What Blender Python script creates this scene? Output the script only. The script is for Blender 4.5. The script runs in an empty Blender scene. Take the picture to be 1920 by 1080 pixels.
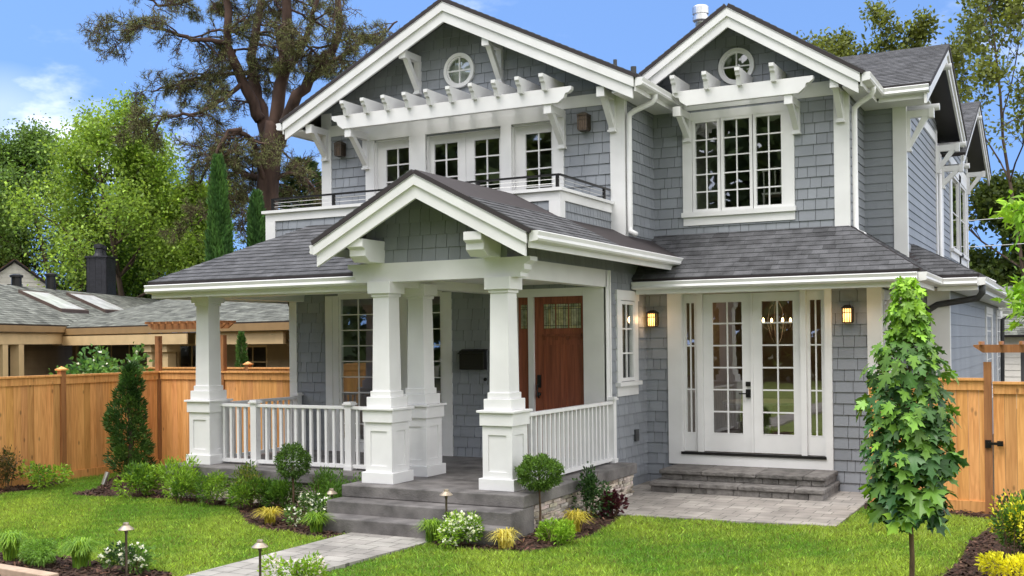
import bpy, bmesh, math, random
import numpy as np
from mathutils import Vector, Matrix

R = math.radians
SC = bpy.context.scene
COL = SC.collection
rnd = random.Random(7)
rng = np.random.default_rng(11)

# ------------------------------------------------------------------ camera
cam_d = bpy.data.cameras.new('camera')
cam = bpy.data.objects.new('camera', cam_d)
COL.objects.link(cam)
SC.camera = cam
cam_d.sensor_width = 36.0
cam_d.lens = 2044.5 / 1920 * 36
cam_d.shift_y = (623.4 - 540) / 1920
cam_d.clip_start = 0.1
cam_d.clip_end = 2000
yaw, pitch, roll = R(-27.427), R(0.455), R(-0.630)
fwd = Vector((math.sin(yaw) * math.cos(pitch), math.cos(yaw) * math.cos(pitch), math.sin(pitch)))
rt = Vector((math.cos(yaw), -math.sin(yaw), 0))
upv = rt.cross(fwd)
r_ = rt * math.cos(roll) + upv * math.sin(roll)
u_ = -rt * math.sin(roll) + upv * math.cos(roll)
cam.matrix_world = Matrix(((r_.x, u_.x, -fwd.x, 6.095), (r_.y, u_.y, -fwd.y, -15.486),
                           (r_.z, u_.z, -fwd.z, 1.782), (0, 0, 0, 1)))

# ------------------------------------------------------------------ world, sun, exposure
SUN_EL, SUN_AZ = R(63), R(200)      # azimuth: direction the sun stands in, from +Y clockwise
world = bpy.data.worlds.new('World')
SC.world = world
world.use_nodes = True
wn, wl = world.node_tree.nodes, world.node_tree.links
wn.clear()
w_out = wn.new('ShaderNodeOutputWorld')
w_bg = wn.new('ShaderNodeBackground')
w_bg.inputs['Strength'].default_value = 0.13
sky = wn.new('ShaderNodeTexSky')
sky.sky_type = 'NISHITA'
sky.sun_disc = False
sky.sun_elevation = SUN_EL
sky.sun_rotation = SUN_AZ
sky.air_density = 1.0
sky.dust_density = 0.3
sky.ozone_density = 2.0
tc = wn.new('ShaderNodeTexCoord')
lift = wn.new('ShaderNodeVectorMath')
lift.operation = 'ADD'
lift.inputs[1].default_value = (0, 0, 0.42)
nrm = wn.new('ShaderNodeVectorMath')
nrm.operation = 'NORMALIZE'
wl.new(tc.outputs['Generated'], lift.inputs[0])
wl.new(lift.outputs[0], nrm.inputs[0])
wl.new(nrm.outputs[0], sky.inputs['Vector'])
# a bright cloud sheet added unseen overhead and behind the camera for neutral fill, small clouds low over the trees
dotn = wn.new('ShaderNodeVectorMath')
dotn.operation = 'DOT_PRODUCT'
dotn.inputs[1].default_value = Vector((0.45, -0.30, 0.84)).normalized()
wl.new(tc.outputs['Generated'], dotn.inputs[0])
cn = wn.new('ShaderNodeTexNoise')
cn.inputs['Scale'].default_value = 3.2
cn.inputs['Detail'].default_value = 6
wl.new(tc.outputs['Generated'], cn.inputs['Vector'])
cadd = wn.new('ShaderNodeMath')
cadd.operation = 'MULTIPLY_ADD'
cadd.inputs[1].default_value = 0.35
wl.new(cn.outputs['Fac'], cadd.inputs[0])
wl.new(dotn.outputs['Value'], cadd.inputs[2])
cmask = wn.new('ShaderNodeMapRange')
cmask.inputs['From Min'].default_value = 0.20
cmask.inputs['From Max'].default_value = 0.58
cmask.interpolation_type = 'SMOOTHSTEP'
wl.new(cadd.outputs[0], cmask.inputs['Value'])
cn2 = wn.new('ShaderNodeTexNoise')
cn2.inputs['Scale'].default_value = 4.5
cn2.inputs['Detail'].default_value = 7
cn2.inputs['Roughness'].default_value = 0.55
mp2 = wn.new('ShaderNodeMapping')
mp2.inputs['Location'].default_value = (0.3, 1.7, 0.0)
mp2.inputs['Scale'].default_value = (1, 1, 2.2)
wl.new(tc.outputs['Generated'], mp2.inputs['Vector'])
wl.new(mp2.outputs[0], cn2.inputs['Vector'])
cm2 = wn.new('ShaderNodeMapRange')
cm2.inputs['From Min'].default_value = 0.54
cm2.inputs['From Max'].default_value = 0.74
cm2.inputs['To Max'].default_value = 0.7
cm2.interpolation_type = 'SMOOTHSTEP'
wl.new(cn2.outputs['Fac'], cm2.inputs['Value'])
cmax = wn.new('ShaderNodeMath')
cmax.operation = 'MAXIMUM'
wl.new(cmask.outputs[0], cmax.inputs[0])
wl.new(cm2.outputs[0], cmax.inputs[1])
ldot = wn.new('ShaderNodeVectorMath')
ldot.operation = 'DOT_PRODUCT'
ldot.inputs[1].default_value = (-0.7809, 0.6037, 0.1601)
wl.new(tc.outputs['Generated'], ldot.inputs[0])
lmr = wn.new('ShaderNodeMapRange')
lmr.inputs['From Min'].default_value = 0.9972
lmr.inputs['From Max'].default_value = 0.9992
lmr.inputs['To Max'].default_value = 0.42
wl.new(ldot.outputs['Value'], lmr.inputs['Value'])
lmul = wn.new('ShaderNodeMath')
lmul.operation = 'MULTIPLY'
wl.new(lmr.outputs[0], lmul.inputs[0])
wl.new(cn.outputs['Fac'], lmul.inputs[1])
lmax = wn.new('ShaderNodeMath')
lmax.operation = 'MAXIMUM'
lmax.use_clamp = True
wl.new(cmax.outputs[0], lmax.inputs[0])
wl.new(lmul.outputs[0], lmax.inputs[1])
wmix = wn.new('ShaderNodeMix')
wmix.data_type = 'RGBA'
wmix.inputs['B'].default_value = (8.7, 8.75, 8.9, 1)
gain = wn.new('ShaderNodeVectorMath')
gain.operation = 'MULTIPLY'
gain.inputs[1].default_value = (1.06, 1.20, 1.36)
wl.new(sky.outputs[0], gain.inputs[0])
wl.new(lmax.outputs[0], wmix.inputs['Factor'])
wl.new(gain.outputs[0], wmix.inputs['A'])
wl.new(wmix.outputs['Result'], w_bg.inputs['Color'])
wl.new(w_bg.outputs[0], w_out.inputs['Surface'])

sun_d = bpy.data.lights.new('sun', 'SUN')
sun = bpy.data.objects.new('sun', sun_d)
COL.objects.link(sun)
sun_d.energy = 1.4
sun_d.angle = R(25)
sun_d.color = (1.0, 0.96, 0.92)
sdir = Vector((math.sin(SUN_AZ) * math.cos(SUN_EL), math.cos(SUN_AZ) * math.cos(SUN_EL), math.sin(SUN_EL)))
sun.rotation_euler = sdir.to_track_quat('Z', 'Y').to_euler()

SC.view_settings.view_transform = 'Standard'
SC.view_settings.look = 'None'
SC.view_settings.exposure = 0.9
SC.view_settings.gamma = 1.0
SC.cycles.max_bounces = 8
SC.cycles.transparent_max_bounces = 12
SC.cycles.use_denoising = True

# ------------------------------------------------------------------ materials
def new_mat(name):
    m = bpy.data.materials.new(name)
    m.use_nodes = True
    nt = m.node_tree
    b = nt.nodes['Principled BSDF']
    return m, nt.nodes, nt.links, b

def surf(name, col, rough=0.6, noise=0.12, nscale=6.0, bump=0.0, bscale=40.0, spec=0.4, attr=True, metal=0.0, stretch=None, obj=False):
    """Base colour x per-face tone attribute x soft noise, with a fine bump."""
    m, n, l, b = new_mat(name)
    b.inputs['Roughness'].default_value = rough
    b.inputs['Specular IOR Level'].default_value = spec
    b.inputs['Metallic'].default_value = metal
    t = n.new('ShaderNodeTexCoord')
    mp = n.new('ShaderNodeMapping')
    if stretch:
        mp.inputs['Scale'].default_value = stretch
    l.new(t.outputs['Object'], mp.inputs['Vector'])
    nz = n.new('ShaderNodeTexNoise')
    nz.inputs['Scale'].default_value = nscale
    nz.inputs['Detail'].default_value = 5
    l.new(mp.outputs[0], nz.inputs['Vector'])
    mr = n.new('ShaderNodeMapRange')
    mr.inputs['From Min'].default_value = 0.3
    mr.inputs['From Max'].default_value = 0.7
    mr.inputs['To Min'].default_value = 1 - noise
    mr.inputs['To Max'].default_value = 1 + noise
    l.new(nz.outputs['Fac'], mr.inputs['Value'])
    mul = n.new('ShaderNodeVectorMath')
    mul.operation = 'SCALE'
    mul.inputs[0].default_value = col[:3]
    l.new(mr.outputs[0], mul.inputs['Scale'])
    out = mul.outputs[0]
    if attr:
        a = n.new('ShaderNodeAttribute')
        a.attribute_name = 'Col'
        m2 = n.new('ShaderNodeVectorMath')
        m2.operation = 'MULTIPLY'
        l.new(out, m2.inputs[0])
        l.new(a.outputs['Color'], m2.inputs[1])
        out = m2.outputs[0]
    l.new(out, b.inputs['Base Color'])
    if bump:
        nb = n.new('ShaderNodeTexNoise')
        nb.inputs['Scale'].default_value = bscale
        nb.inputs['Detail'].default_value = 4
        l.new(mp.outputs[0], nb.inputs['Vector'])
        bp = n.new('ShaderNodeBump')
        bp.inputs['Strength'].default_value = bump
        bp.inputs['Distance'].default_value = 0.02
        l.new(nb.outputs['Fac'], bp.inputs['Height'])
        l.new(bp.outputs[0], b.inputs['Normal'])
    return m

def leaf_mat(name, rough=0.45, trans=0.3):
    """Leaf colour from the attribute, part of the light passing through."""
    m, n, l, b = new_mat(name)
    a = n.new('ShaderNodeAttribute')
    a.attribute_name = 'Col'
    b.inputs['Roughness'].default_value = rough
    b.inputs['Specular IOR Level'].default_value = 0.3
    l.new(a.outputs['Color'], b.inputs['Base Color'])
    tr = n.new('ShaderNodeBsdfTranslucent')
    g = n.new('ShaderNodeVectorMath')
    g.operation = 'MULTIPLY'
    g.inputs[1].default_value = (1.3, 1.25, 0.7)
    l.new(a.outputs['Color'], g.inputs[0])
    l.new(g.outputs[0], tr.inputs['Color'])
    mx = n.new('ShaderNodeMixShader')
    mx.inputs[0].default_value = trans
    l.new(b.outputs[0], mx.inputs[1])
    l.new(tr.outputs[0], mx.inputs[2])
    l.new(mx.outputs[0], n['Material Output'].inputs['Surface'])
    return m

def emit(name, col, s):
    m, n, l, b = new_mat(name)
    b.inputs['Base Color'].default_value = (*col, 1)
    b.inputs['Emission Color'].default_value = (*col, 1)
    b.inputs['Emission Strength'].default_value = s
    return m

def glass_mat(name, tint=(0.86, 0.9, 0.88), ior=1.55):
    m, n, l, b = new_mat(name)
    n.remove(b)
    t = n.new('ShaderNodeBsdfTransparent')
    t.inputs[0].default_value = (*tint, 1)
    g = n.new('ShaderNodeBsdfGlossy')
    g.inputs['Roughness'].default_value = 0.012
    g.inputs['Color'].default_value = (1, 1, 1, 1)
    nz = n.new('ShaderNodeTexNoise')
    nz.inputs['Scale'].default_value = 2.2
    tcn = n.new('ShaderNodeTexCoord')
    l.new(tcn.outputs['Object'], nz.inputs['Vector'])
    bp = n.new('ShaderNodeBump')
    bp.inputs['Strength'].default_value = 0.05
    bp.inputs['Distance'].default_value = 0.02
    l.new(nz.outputs['Fac'], bp.inputs['Height'])
    l.new(bp.outputs[0], g.inputs['Normal'])
    ge = n.new('ShaderNodeNewGeometry')
    dt_ = n.new('ShaderNodeVectorMath')
    dt_.operation = 'DOT_PRODUCT'
    l.new(ge.outputs['Normal'], dt_.inputs[0])
    l.new(ge.outputs['Incoming'], dt_.inputs[1])
    ab = n.new('ShaderNodeMath')
    ab.operation = 'ABSOLUTE'
    l.new(dt_.outputs['Value'], ab.inputs[0])
    om = n.new('ShaderNodeMath')
    om.operation = 'SUBTRACT'
    om.inputs[0].default_value = 1.0
    l.new(ab.outputs[0], om.inputs[1])
    pw_ = n.new('ShaderNodeMath')
    pw_.operation = 'POWER'
    pw_.inputs[1].default_value = 4.0
    l.new(om.outputs[0], pw_.inputs[0])
    mul = n.new('ShaderNodeMath')
    mul.operation = 'MULTIPLY_ADD'
    mul.inputs[1].default_value = 0.85
    mul.inputs[2].default_value = 0.21
    l.new(pw_.outputs[0], mul.inputs[0])
    mx = n.new('ShaderNodeMixShader')
    l.new(mul.outputs[0], mx.inputs[0])
    l.new(t.outputs[0], mx.inputs[1])
    l.new(g.outputs[0], mx.inputs[2])
    l.new(mx.outputs[0], n['Material Output'].inputs['Surface'])
    return m

def paver_mat(name, c1, c2, scale=4.0, rot=0.0, mortar=(0.10, 0.095, 0.085)):
    m, n, l, b = new_mat(name)
    t = n.new('ShaderNodeTexCoord')
    mp = n.new('ShaderNodeMapping')
    mp.inputs['Rotation'].default_value = (0, 0, rot)
    l.new(t.outputs['Object'], mp.inputs['Vector'])
    br = n.new('ShaderNodeTexBrick')
    br.inputs['Scale'].default_value = scale
    br.inputs['Mortar Size'].default_value = 0.014
    br.inputs['Brick Width'].default_value = 0.8
    br.inputs['Row Height'].default_value = 0.55
    br.inputs['Color1'].default_value = (*c1, 1)
    br.inputs['Color2'].default_value = (*c2, 1)
    br.inputs['Mortar'].default_value = (*mortar, 1)
    br.offset = 0.37
    br.squash = 0.7
    br.squash_frequency = 3
    l.new(mp.outputs[0], br.inputs['Vector'])
    nz = n.new('ShaderNodeTexNoise')
    nz.inputs['Scale'].default_value = 2.5
    nz.inputs['Detail'].default_value = 8
    l.new(t.outputs['Object'], nz.inputs['Vector'])
    mr = n.new('ShaderNodeMapRange')
    mr.inputs['From Min'].default_value = 0.3
    mr.inputs['From Max'].default_value = 0.7
    mr.inputs['To Min'].default_value = 0.72
    mr.inputs['To Max'].default_value = 1.22
    l.new(nz.outputs['Fac'], mr.inputs['Value'])
    sc = n.new('ShaderNodeVectorMath')
    sc.operation = 'SCALE'
    l.new(br.outputs['Color'], sc.inputs[0])
    l.new(mr.outputs[0], sc.inputs['Scale'])
    l.new(sc.outputs[0], b.inputs['Base Color'])
    b.inputs['Roughness'].default_value = 0.8
    n2 = n.new('ShaderNodeTexNoise')
    n2.inputs['Scale'].default_value = 60
    l.new(t.outputs['Object'], n2.inputs['Vector'])
    ad = n.new('ShaderNodeMath')
    ad.operation = 'MULTIPLY_ADD'
    ad.inputs[1].default_value = -1.5
    l.new(br.outputs['Fac'], ad.inputs[0])
    l.new(n2.outputs['Fac'], ad.inputs[2])
    bp = n.new('ShaderNodeBump')
    bp.inputs['Strength'].default_value = 0.5
    bp.inputs['Distance'].default_value = 0.006
    l.new(ad.outputs[0], bp.inputs['Height'])
    l.new(bp.outputs[0], b.inputs['Normal'])
    return m

def wood_mat(name, col, dark, stretch=(9, 9, 0.7), rough=0.6, knots=True):
    m, n, l, b = new_mat(name)
    t = n.new('ShaderNodeTexCoord')
    mp = n.new('ShaderNodeMapping')
    mp.inputs['Scale'].default_value = stretch
    l.new(t.outputs['Object'], mp.inputs['Vector'])
    a = n.new('ShaderNodeAttribute')
    a.attribute_name = 'Col'
    nz = n.new('ShaderNodeTexNoise')
    nz.inputs['Scale'].default_value = 2.4
    nz.inputs['Detail'].default_value = 7
    nz.inputs['Distortion'].default_value = 1.1
    off = n.new('ShaderNodeVectorMath')
    off.operation = 'MULTIPLY_ADD'
    off.inputs[1].default_value = (37, 53, 71)
    l.new(a.outputs['Color'], off.inputs[0])
    l.new(mp.outputs[0], off.inputs[2])
    l.new(off.outputs[0], nz.inputs['Vector'])
    cr = n.new('ShaderNodeMix')
    cr.data_type = 'RGBA'
    cr.inputs['A'].default_value = (*dark, 1)
    cr.inputs['B'].default_value = (*col, 1)
    mr = n.new('ShaderNodeMapRange')
    mr.inputs['From Min'].default_value = 0.3
    mr.inputs['From Max'].default_value = 0.62
    l.new(nz.outputs['Fac'], mr.inputs['Value'])
    l.new(mr.outputs[0], cr.inputs['Factor'])
    out = cr.outputs['Result']
    if knots:
        vo = n.new('ShaderNodeTexVoronoi')
        vo.inputs['Scale'].default_value = 1.0
        mk = n.new('ShaderNodeMapping')
        mk.inputs['Scale'].default_value = (5.5, 5.5, 2.6)
        l.new(t.outputs['Object'], mk.inputs['Vector'])
        l.new(mk.outputs[0], vo.inputs['Vector'])
        kr = n.new('ShaderNodeMapRange')
        kr.inputs['From Min'].default_value = 0.05
        kr.inputs['From Max'].default_value = 0.13
        kr.inputs['To Min'].default_value = 0.45
        l.new(vo.outputs['Distance'], kr.inputs['Value'])
        ks = n.new('ShaderNodeVectorMath')
        ks.operation = 'SCALE'
        l.new(out, ks.inputs[0])
        l.new(kr.outputs[0], ks.inputs['Scale'])
        out = ks.outputs[0]
    m2 = n.new('ShaderNodeVectorMath')
    m2.operation = 'MULTIPLY'
    l.new(out, m2.inputs[0])
    l.new(a.outputs['Color'], m2.inputs[1])
    l.new(m2.outputs[0], b.inputs['Base Color'])
    b.inputs['Roughness'].default_value = rough
    bp = n.new('ShaderNodeBump')
    bp.inputs['Strength'].default_value = 0.25
    bp.inputs['Distance'].default_value = 0.004
    l.new(nz.outputs['Fac'], bp.inputs['Height'])
    l.new(bp.outputs[0], b.inputs['Normal'])
    return m

M = {}
M['white'] = surf('white_paint', (0.715, 0.71, 0.715), 0.42, 0.06, 2.2, 0.06, 90)
M['siding'] = surf('grey_siding_paint', (0.238, 0.253, 0.282), 0.5, 0.10, 1.6, 0.25, 60, stretch=(1, 1, 0.25))
M['gap'] = surf('shadow_gap_backing', (0.035, 0.037, 0.042), 0.9, 0.1)  # near-black backing colour paints the shadow lines between shingles and boards
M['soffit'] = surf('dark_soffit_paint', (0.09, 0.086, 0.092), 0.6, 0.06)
M['roof'] = surf('asphalt_shingle', (0.094, 0.094, 0.101), 0.85, 0.35, 5.0, 0.6, 220)
M['roof_edge'] = surf('roof_edge', (0.035, 0.028, 0.03), 0.8, 0.1)
M['concrete'] = surf('stained_concrete', (0.14, 0.13, 0.127), 0.6, 0.5, 3.5, 0.35, 55)
M['stone'] = surf('ledger_stone', (0.50, 0.44, 0.38), 0.85, 0.35, 9.0, 0.9, 45)
M['step_stone'] = surf('tumbled_block', (0.16, 0.148, 0.14), 0.9, 0.38, 9.0, 1.0, 30)
M['paver'] = paver_mat('paver_stone', (0.36, 0.33, 0.30), (0.25, 0.225, 0.205), 2.5)
M['paver2'] = paver_mat('path_paver_stone', (0.37, 0.35, 0.32), (0.27, 0.25, 0.23), 2.5)
M['black'] = surf('black_metal', (0.012, 0.011, 0.011), 0.4, 0.1, metal=0.2)
M['bronze'] = surf('weathered_bronze', (0.11, 0.085, 0.065), 0.42, 0.3, 20, metal=0.6)
M['bronze_cap'] = surf('pale_bronze', (0.42, 0.35, 0.27), 0.38, 0.2, 25, metal=0.6)
M['steel'] = surf('galvanised_steel', (0.6, 0.6, 0.6), 0.3, 0.15, 8, metal=0.9)
M['cable'] = surf('steel_cable', (0.55, 0.55, 0.53), 0.35, 0.05, metal=0.6)
M['darkpipe'] = surf('dark_downpipe', (0.05, 0.052, 0.056), 0.5, 0.1)
M['glass'] = glass_mat('window_glass')
M['room'] = surf('room_plaster', (0.26, 0.25, 0.22), 0.8, 0.1)
M['room_warm'] = surf('dining_room_plaster', (0.24, 0.165, 0.12), 0.8, 0.1)
M['room_floor'] = wood_mat('oak_floor', (0.22, 0.12, 0.06), (0.12, 0.06, 0.03), (6, 0.6, 6), 0.3, False)
M['curtain'] = surf('pale_curtain', (0.5, 0.48, 0.44), 0.9, 0.1)
M['door_wood'] = wood_mat('stained_fir', (0.28, 0.078, 0.036), (0.16, 0.042, 0.020), (8, 8, 0.5), 0.4, False)
M['lead_glass'] = surf('leaded_glass', (0.30, 0.29, 0.21), 0.12, 0.35, 18, 0.4, 30, spec=0.8)
M['fence'] = wood_mat('cedar_board', (0.74, 0.37, 0.125), (0.52, 0.225, 0.065))
M['fence_post'] = wood_mat('cedar_post', (0.36, 0.155, 0.055), (0.23, 0.09, 0.032))
M['mulch'] = surf('bark_mulch', (0.055, 0.026, 0.016), 0.95, 0.6, 30, 1.0, 60, attr=True)
M['soil'] = surf('bare_soil', (0.06, 0.06, 0.03), 0.95, 0.4, 3)
M['lawn'] = surf('lawn_thatch', (0.20, 0.26, 0.06), 0.9, 0.35, 5, 1.0, 90)
M['grass'] = leaf_mat('grass_blade', 0.5, 0.45)
M['leaf'] = leaf_mat('leaf', 0.45, 0.38)
M['maple'] = leaf_mat('maple_leaf', 0.36, 0.22)
M['needle'] = leaf_mat('needle', 0.6, 0.12)
M['petal'] = leaf_mat('petal', 0.6, 0.25)
M['bark'] = surf('bark', (0.085, 0.058, 0.042), 0.95, 0.45, 5, 1.0, 14, stretch=(1, 1, 0.3))
M['bark_red'] = surf('pine_bark', (0.070, 0.042, 0.032), 0.95, 0.5, 3, 1.0, 9, stretch=(1, 1, 0.3))
M['stem'] = surf('stem_bark', (0.12, 0.075, 0.045), 0.9, 0.3, 20, 0.6, 60, stretch=(1, 1, 0.3))
M['tan'] = surf('tan_paint', (0.62, 0.45, 0.24), 0.6, 0.08, 3)
M['tan_dark'] = surf('tan_siding', (0.36, 0.26, 0.15), 0.65, 0.1, 3)
M['trim_brown'] = surf('brown_fascia_paint', (0.30, 0.19, 0.085), 0.6, 0.1, 3)
M['roof_green'] = surf('weathered_green_shingle', (0.155, 0.160, 0.140), 0.9, 0.35, 6, 0.6, 120)
M['brick_black'] = surf('black_painted_brick', (0.022, 0.022, 0.028), 0.5, 0.2, 8, 0.5, 40)
M['cream'] = surf('cream_siding_paint', (0.68, 0.64, 0.58), 0.6, 0.06)
M['roof_red'] = surf('red_shingle', (0.22, 0.085, 0.05), 0.9, 0.35, 7, 0.5, 60)
M['skylight'] = surf('skylight_sky_reflection', (0.72, 0.73, 0.72), 0.12, 0.25, 3, spec=1.0)  # near-white base colour paints the sky's reflection into the panes
M['skylight_frame'] = surf('skylight_frame', (0.09, 0.06, 0.05), 0.5, 0.1)
M['timber'] = surf('pale_timber', (0.45, 0.33, 0.24), 0.8, 0.2, 8)
M['bulb'] = emit('warm_bulb', (1.0, 0.62, 0.25), 14)
M['lamp_glass'] = emit('lit_amber_glass', (1.0, 0.55, 0.17), 1.25)
M['amber'] = surf('amber_glass', (0.16, 0.11, 0.08), 0.2, 0.2, spec=0.6)

# ------------------------------------------------------------------ builders
class MB:
    def __init__(self):
        self.v, self.f, self.t = [], [], []
    def add(self, verts, faces, tone=1.0):
        o = len(self.v)
        self.v += [tuple(p) for p in verts]
        self.f += [tuple(i + o for i in f) for f in faces]
        tt = tone if isinstance(tone, tuple) else (tone, tone, tone)
        self.t += [tt] * len(verts)
    def box(self, x0, x1, y0, y1, z0, z1, tone=1.0):
        self.add([(x0, y0, z0), (x1, y0, z0), (x1, y1, z0), (x0, y1, z0), (x0, y0, z1), (x1, y0, z1), (x1, y1, z1), (x0, y1, z1)],
                 [(0, 3, 2, 1), (4, 5, 6, 7), (0, 1, 5, 4), (1, 2, 6, 5), (2, 3, 7, 6), (3, 0, 4, 7)], tone)
    def cbox(self, c, w, z0, z1, d=None, tone=1.0):
        d = w if d is None else d
        self.box(c[0] - w / 2, c[0] + w / 2, c[1] - d / 2, c[1] + d / 2, z0, z1, tone)
    def pbox(self, P, u0, u1, z0, z1, o0, o1, tone=1.0):
        self.add([P(u0, z0, o0), P(u1, z0, o0), P(u1, z1, o0), P(u0, z1, o0), P(u0, z0, o1), P(u1, z0, o1), P(u1, z1, o1), P(u0, z1, o1)],
                 [(0, 3, 2, 1), (4, 5, 6, 7), (0, 1, 5, 4), (1, 2, 6, 5), (2, 3, 7, 6), (3, 0, 4, 7)], tone)
    def prism(self, pts, P, o0, o1, tone=1.0):
        n = len(pts)
        vs = [P(a, b, o0) for a, b in pts] + [P(a, b, o1) for a, b in pts]
        fs = [tuple(range(n))[::-1], tuple(range(n, 2 * n))] + [(i, (i + 1) % n, n + (i + 1) % n, n + i) for i in range(n)]
        self.add(vs, fs, tone)
    def tube(self, pts, r, n=8, tone=1.0, cap=True):
        pts = [Vector(p) for p in pts]
        rs = r if isinstance(r, (list, tuple)) else [r] * len(pts)
        rings = []
        prev = None
        for i, p in enumerate(pts):
            d = (pts[min(i + 1, len(pts) - 1)] - pts[max(i - 1, 0)]).normalized()
            if prev is None:
                a = d.orthogonal().normalized()
            else:
                a = (prev - d * prev.dot(d)).normalized()
            prev = a
            b = d.cross(a)
            rings.append([p + (a * math.cos(2 * math.pi * k / n) + b * math.sin(2 * math.pi * k / n)) * rs[i] for k in range(n)])
        vs = [q for ring in rings for q in ring]
        fs = []
        for i in range(len(pts) - 1):
            for k in range(n):
                fs.append((i * n + k, i * n + (k + 1) % n, (i + 1) * n + (k + 1) % n, (i + 1) * n + k))
        if cap:
            fs.append(tuple(range(n))[::-1])
            fs.append(tuple((len(pts) - 1) * n + k for k in range(n)))
        self.add(vs, fs, tone)
    def lathe(self, c, prof, n=16, tone=1.0):
        vs, fs = [], []
        for (r, z) in prof:
            for k in range(n):
                a = 2 * math.pi * k / n
                vs.append((c[0] + r * math.cos(a), c[1] + r * math.sin(a), c[2] + z))
        for i in range(len(prof) - 1):
            for k in range(n):
                fs.append((i * n + k, i * n + (k + 1) % n, (i + 1) * n + (k + 1) % n, (i + 1) * n + k))
        fs.append(tuple(range(n))[::-1])
        fs.append(tuple((len(prof) - 1) * n + k for k in range(n)))
        self.add(vs, fs, tone)
    def bar(self, p0, p1, w, h, up=Vector((0, 0, 1)), tone=1.0):
        p0, p1 = Vector(p0), Vector(p1)
        d = (p1 - p0).normalized()
        s = d.cross(up).normalized() * (w / 2)
        t = s.cross(d).normalized() * (h / 2)
        vs = [p + a * s + b * t for p in (p0, p1) for a, b in ((-1, -1), (1, -1), (1, 1), (-1, 1))]
        self.add(vs, [(0, 1, 2, 3)[::-1], (4, 5, 6, 7), (0, 1, 5, 4), (1, 2, 6, 5), (2, 3, 7, 6), (3, 0, 4, 7)], tone)
    def build(self, name, mat, parent=None, smooth=False, bevel=0.0):
        me = bpy.data.meshes.new(name)
        me.from_pydata(self.v, [], self.f)
        ca = me.color_attributes.new('Col', 'FLOAT_COLOR', 'POINT')
        arr = np.ones((len(self.v), 4), dtype=np.float32)
        if self.v:
            arr[:, :3] = np.array(self.t, dtype=np.float32)
        ca.data.foreach_set('color', arr.ravel())
        me.materials.append(mat)
        bm = bmesh.new()
        bm.from_mesh(me)
        bmesh.ops.recalc_face_normals(bm, faces=bm.faces[:])
        bm.to_mesh(me)
        bm.free()
        o = bpy.data.objects.new(name, me)
        COL.objects.link(o)
        if smooth:
            me.polygons.foreach_set('use_smooth', [True] * len(me.polygons))
        if bevel:
            bv = o.modifiers.new('bevel', 'BEVEL')
            bv.width = bevel
            bv.segments = 2
            bv.limit_method = 'ANGLE'
        if parent is not None:
            put(o, parent)
        return o

def world_loc(o):
    L = Vector((0, 0, 0))
    while o is not None:
        L = L + o.location
        o = o.parent
    return L

def put(o, parent):
    """Parents o; its mesh is in world coordinates unless the parent is at the origin."""
    L = world_loc(parent)
    o.parent = parent
    o.location = -L

def np_mesh(name, V, F, C, mat, parent=None, smooth=False):
    """V (n,3), F (m,k) ints, C (n,3): a mesh made straight from arrays."""
    me = bpy.data.meshes.new(name)
    V = np.ascontiguousarray(V, dtype=np.float32)
    F = np.ascontiguousarray(F, dtype=np.int32)
    m, k = F.shape
    me.vertices.add(len(V))
    me.vertices.foreach_set('co', V.ravel())
    me.loops.add(m * k)
    me.loops.foreach_set('vertex_index', F.ravel())
    me.polygons.add(m)
    me.polygons.foreach_set('loop_start', np.arange(0, m * k, k, dtype=np.int32))
    ca = me.color_attributes.new('Col', 'FLOAT_COLOR', 'POINT')
    arr = np.ones((len(V), 4), dtype=np.float32)
    arr[:, :3] = C
    ca.data.foreach_set('color', arr.ravel())
    me.materials.append(mat)
    me.update(calc_edges=True)
    me.validate()
    if smooth:
        me.polygons.foreach_set('use_smooth', [True] * len(me.polygons))
    o = bpy.data.objects.new(name, me)
    COL.objects.link(o)
    if parent is not None:
        put(o, parent)
    return o

def thing(name, label, cat, loc=(0, 0, 0), group=None):
    o = bpy.data.objects.new(name, None)
    COL.objects.link(o)
    o.location = loc
    o.empty_display_size = 0.2
    o['label'] = label
    o['category'] = cat
    if group:
        o['group'] = group
    return o

def tag(o, label, cat, group=None, kind=None):
    o['label'] = label
    o['category'] = cat
    if group:
        o['group'] = group
    if kind:
        o['kind'] = kind
    return o

def dup(root, loc, label, group=None):
    r = root.copy()
    COL.objects.link(r)
    r.location = loc
    r['label'] = label
    if group:
        r['group'] = group
    for ch in list(root.children):
        c = ch.copy()
        COL.objects.link(c)
        c.parent = r
        for g in ch.children:
            d = g.copy()
            COL.objects.link(d)
            d.parent = c
    return r

PF = lambda Y: (lambda u, z, o: (u, Y - o, z))          # wall facing the street
PR = lambda X: (lambda u, z, o: (X + o, u, z))          # wall facing right

def clip_half(poly, a, b, c):
    out = []
    n = len(poly)
    for i in range(n):
        p, q = poly[i], poly[(i + 1) % n]
        dp, dq = a * p[0] + b * p[1] - c, a * q[0] + b * q[1] - c
        if dp >= 0:
            out.append(p)
        if (dp >= 0) != (dq >= 0):
            t = dp / (dp - dq)
            out.append((p[0] + (q[0] - p[0]) * t, p[1] + (q[1] - p[1]) * t))
    return out

def clip_convex(poly, region):
    n = len(region)
    area = sum(region[i][0] * region[(i + 1) % n][1] - region[(i + 1) % n][0] * region[i][1] for i in range(n))
    for i in range(n):
        (x0, y0), (x1, y1) = region[i], region[(i + 1) % n]
        a, b = -(y1 - y0), (x1 - x0)
        if area < 0:
            a, b = -a, -b
        poly = clip_half(poly, a, b, a * x0 + b * y0)
        if len(poly) < 3:
            return []
    return poly

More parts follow.
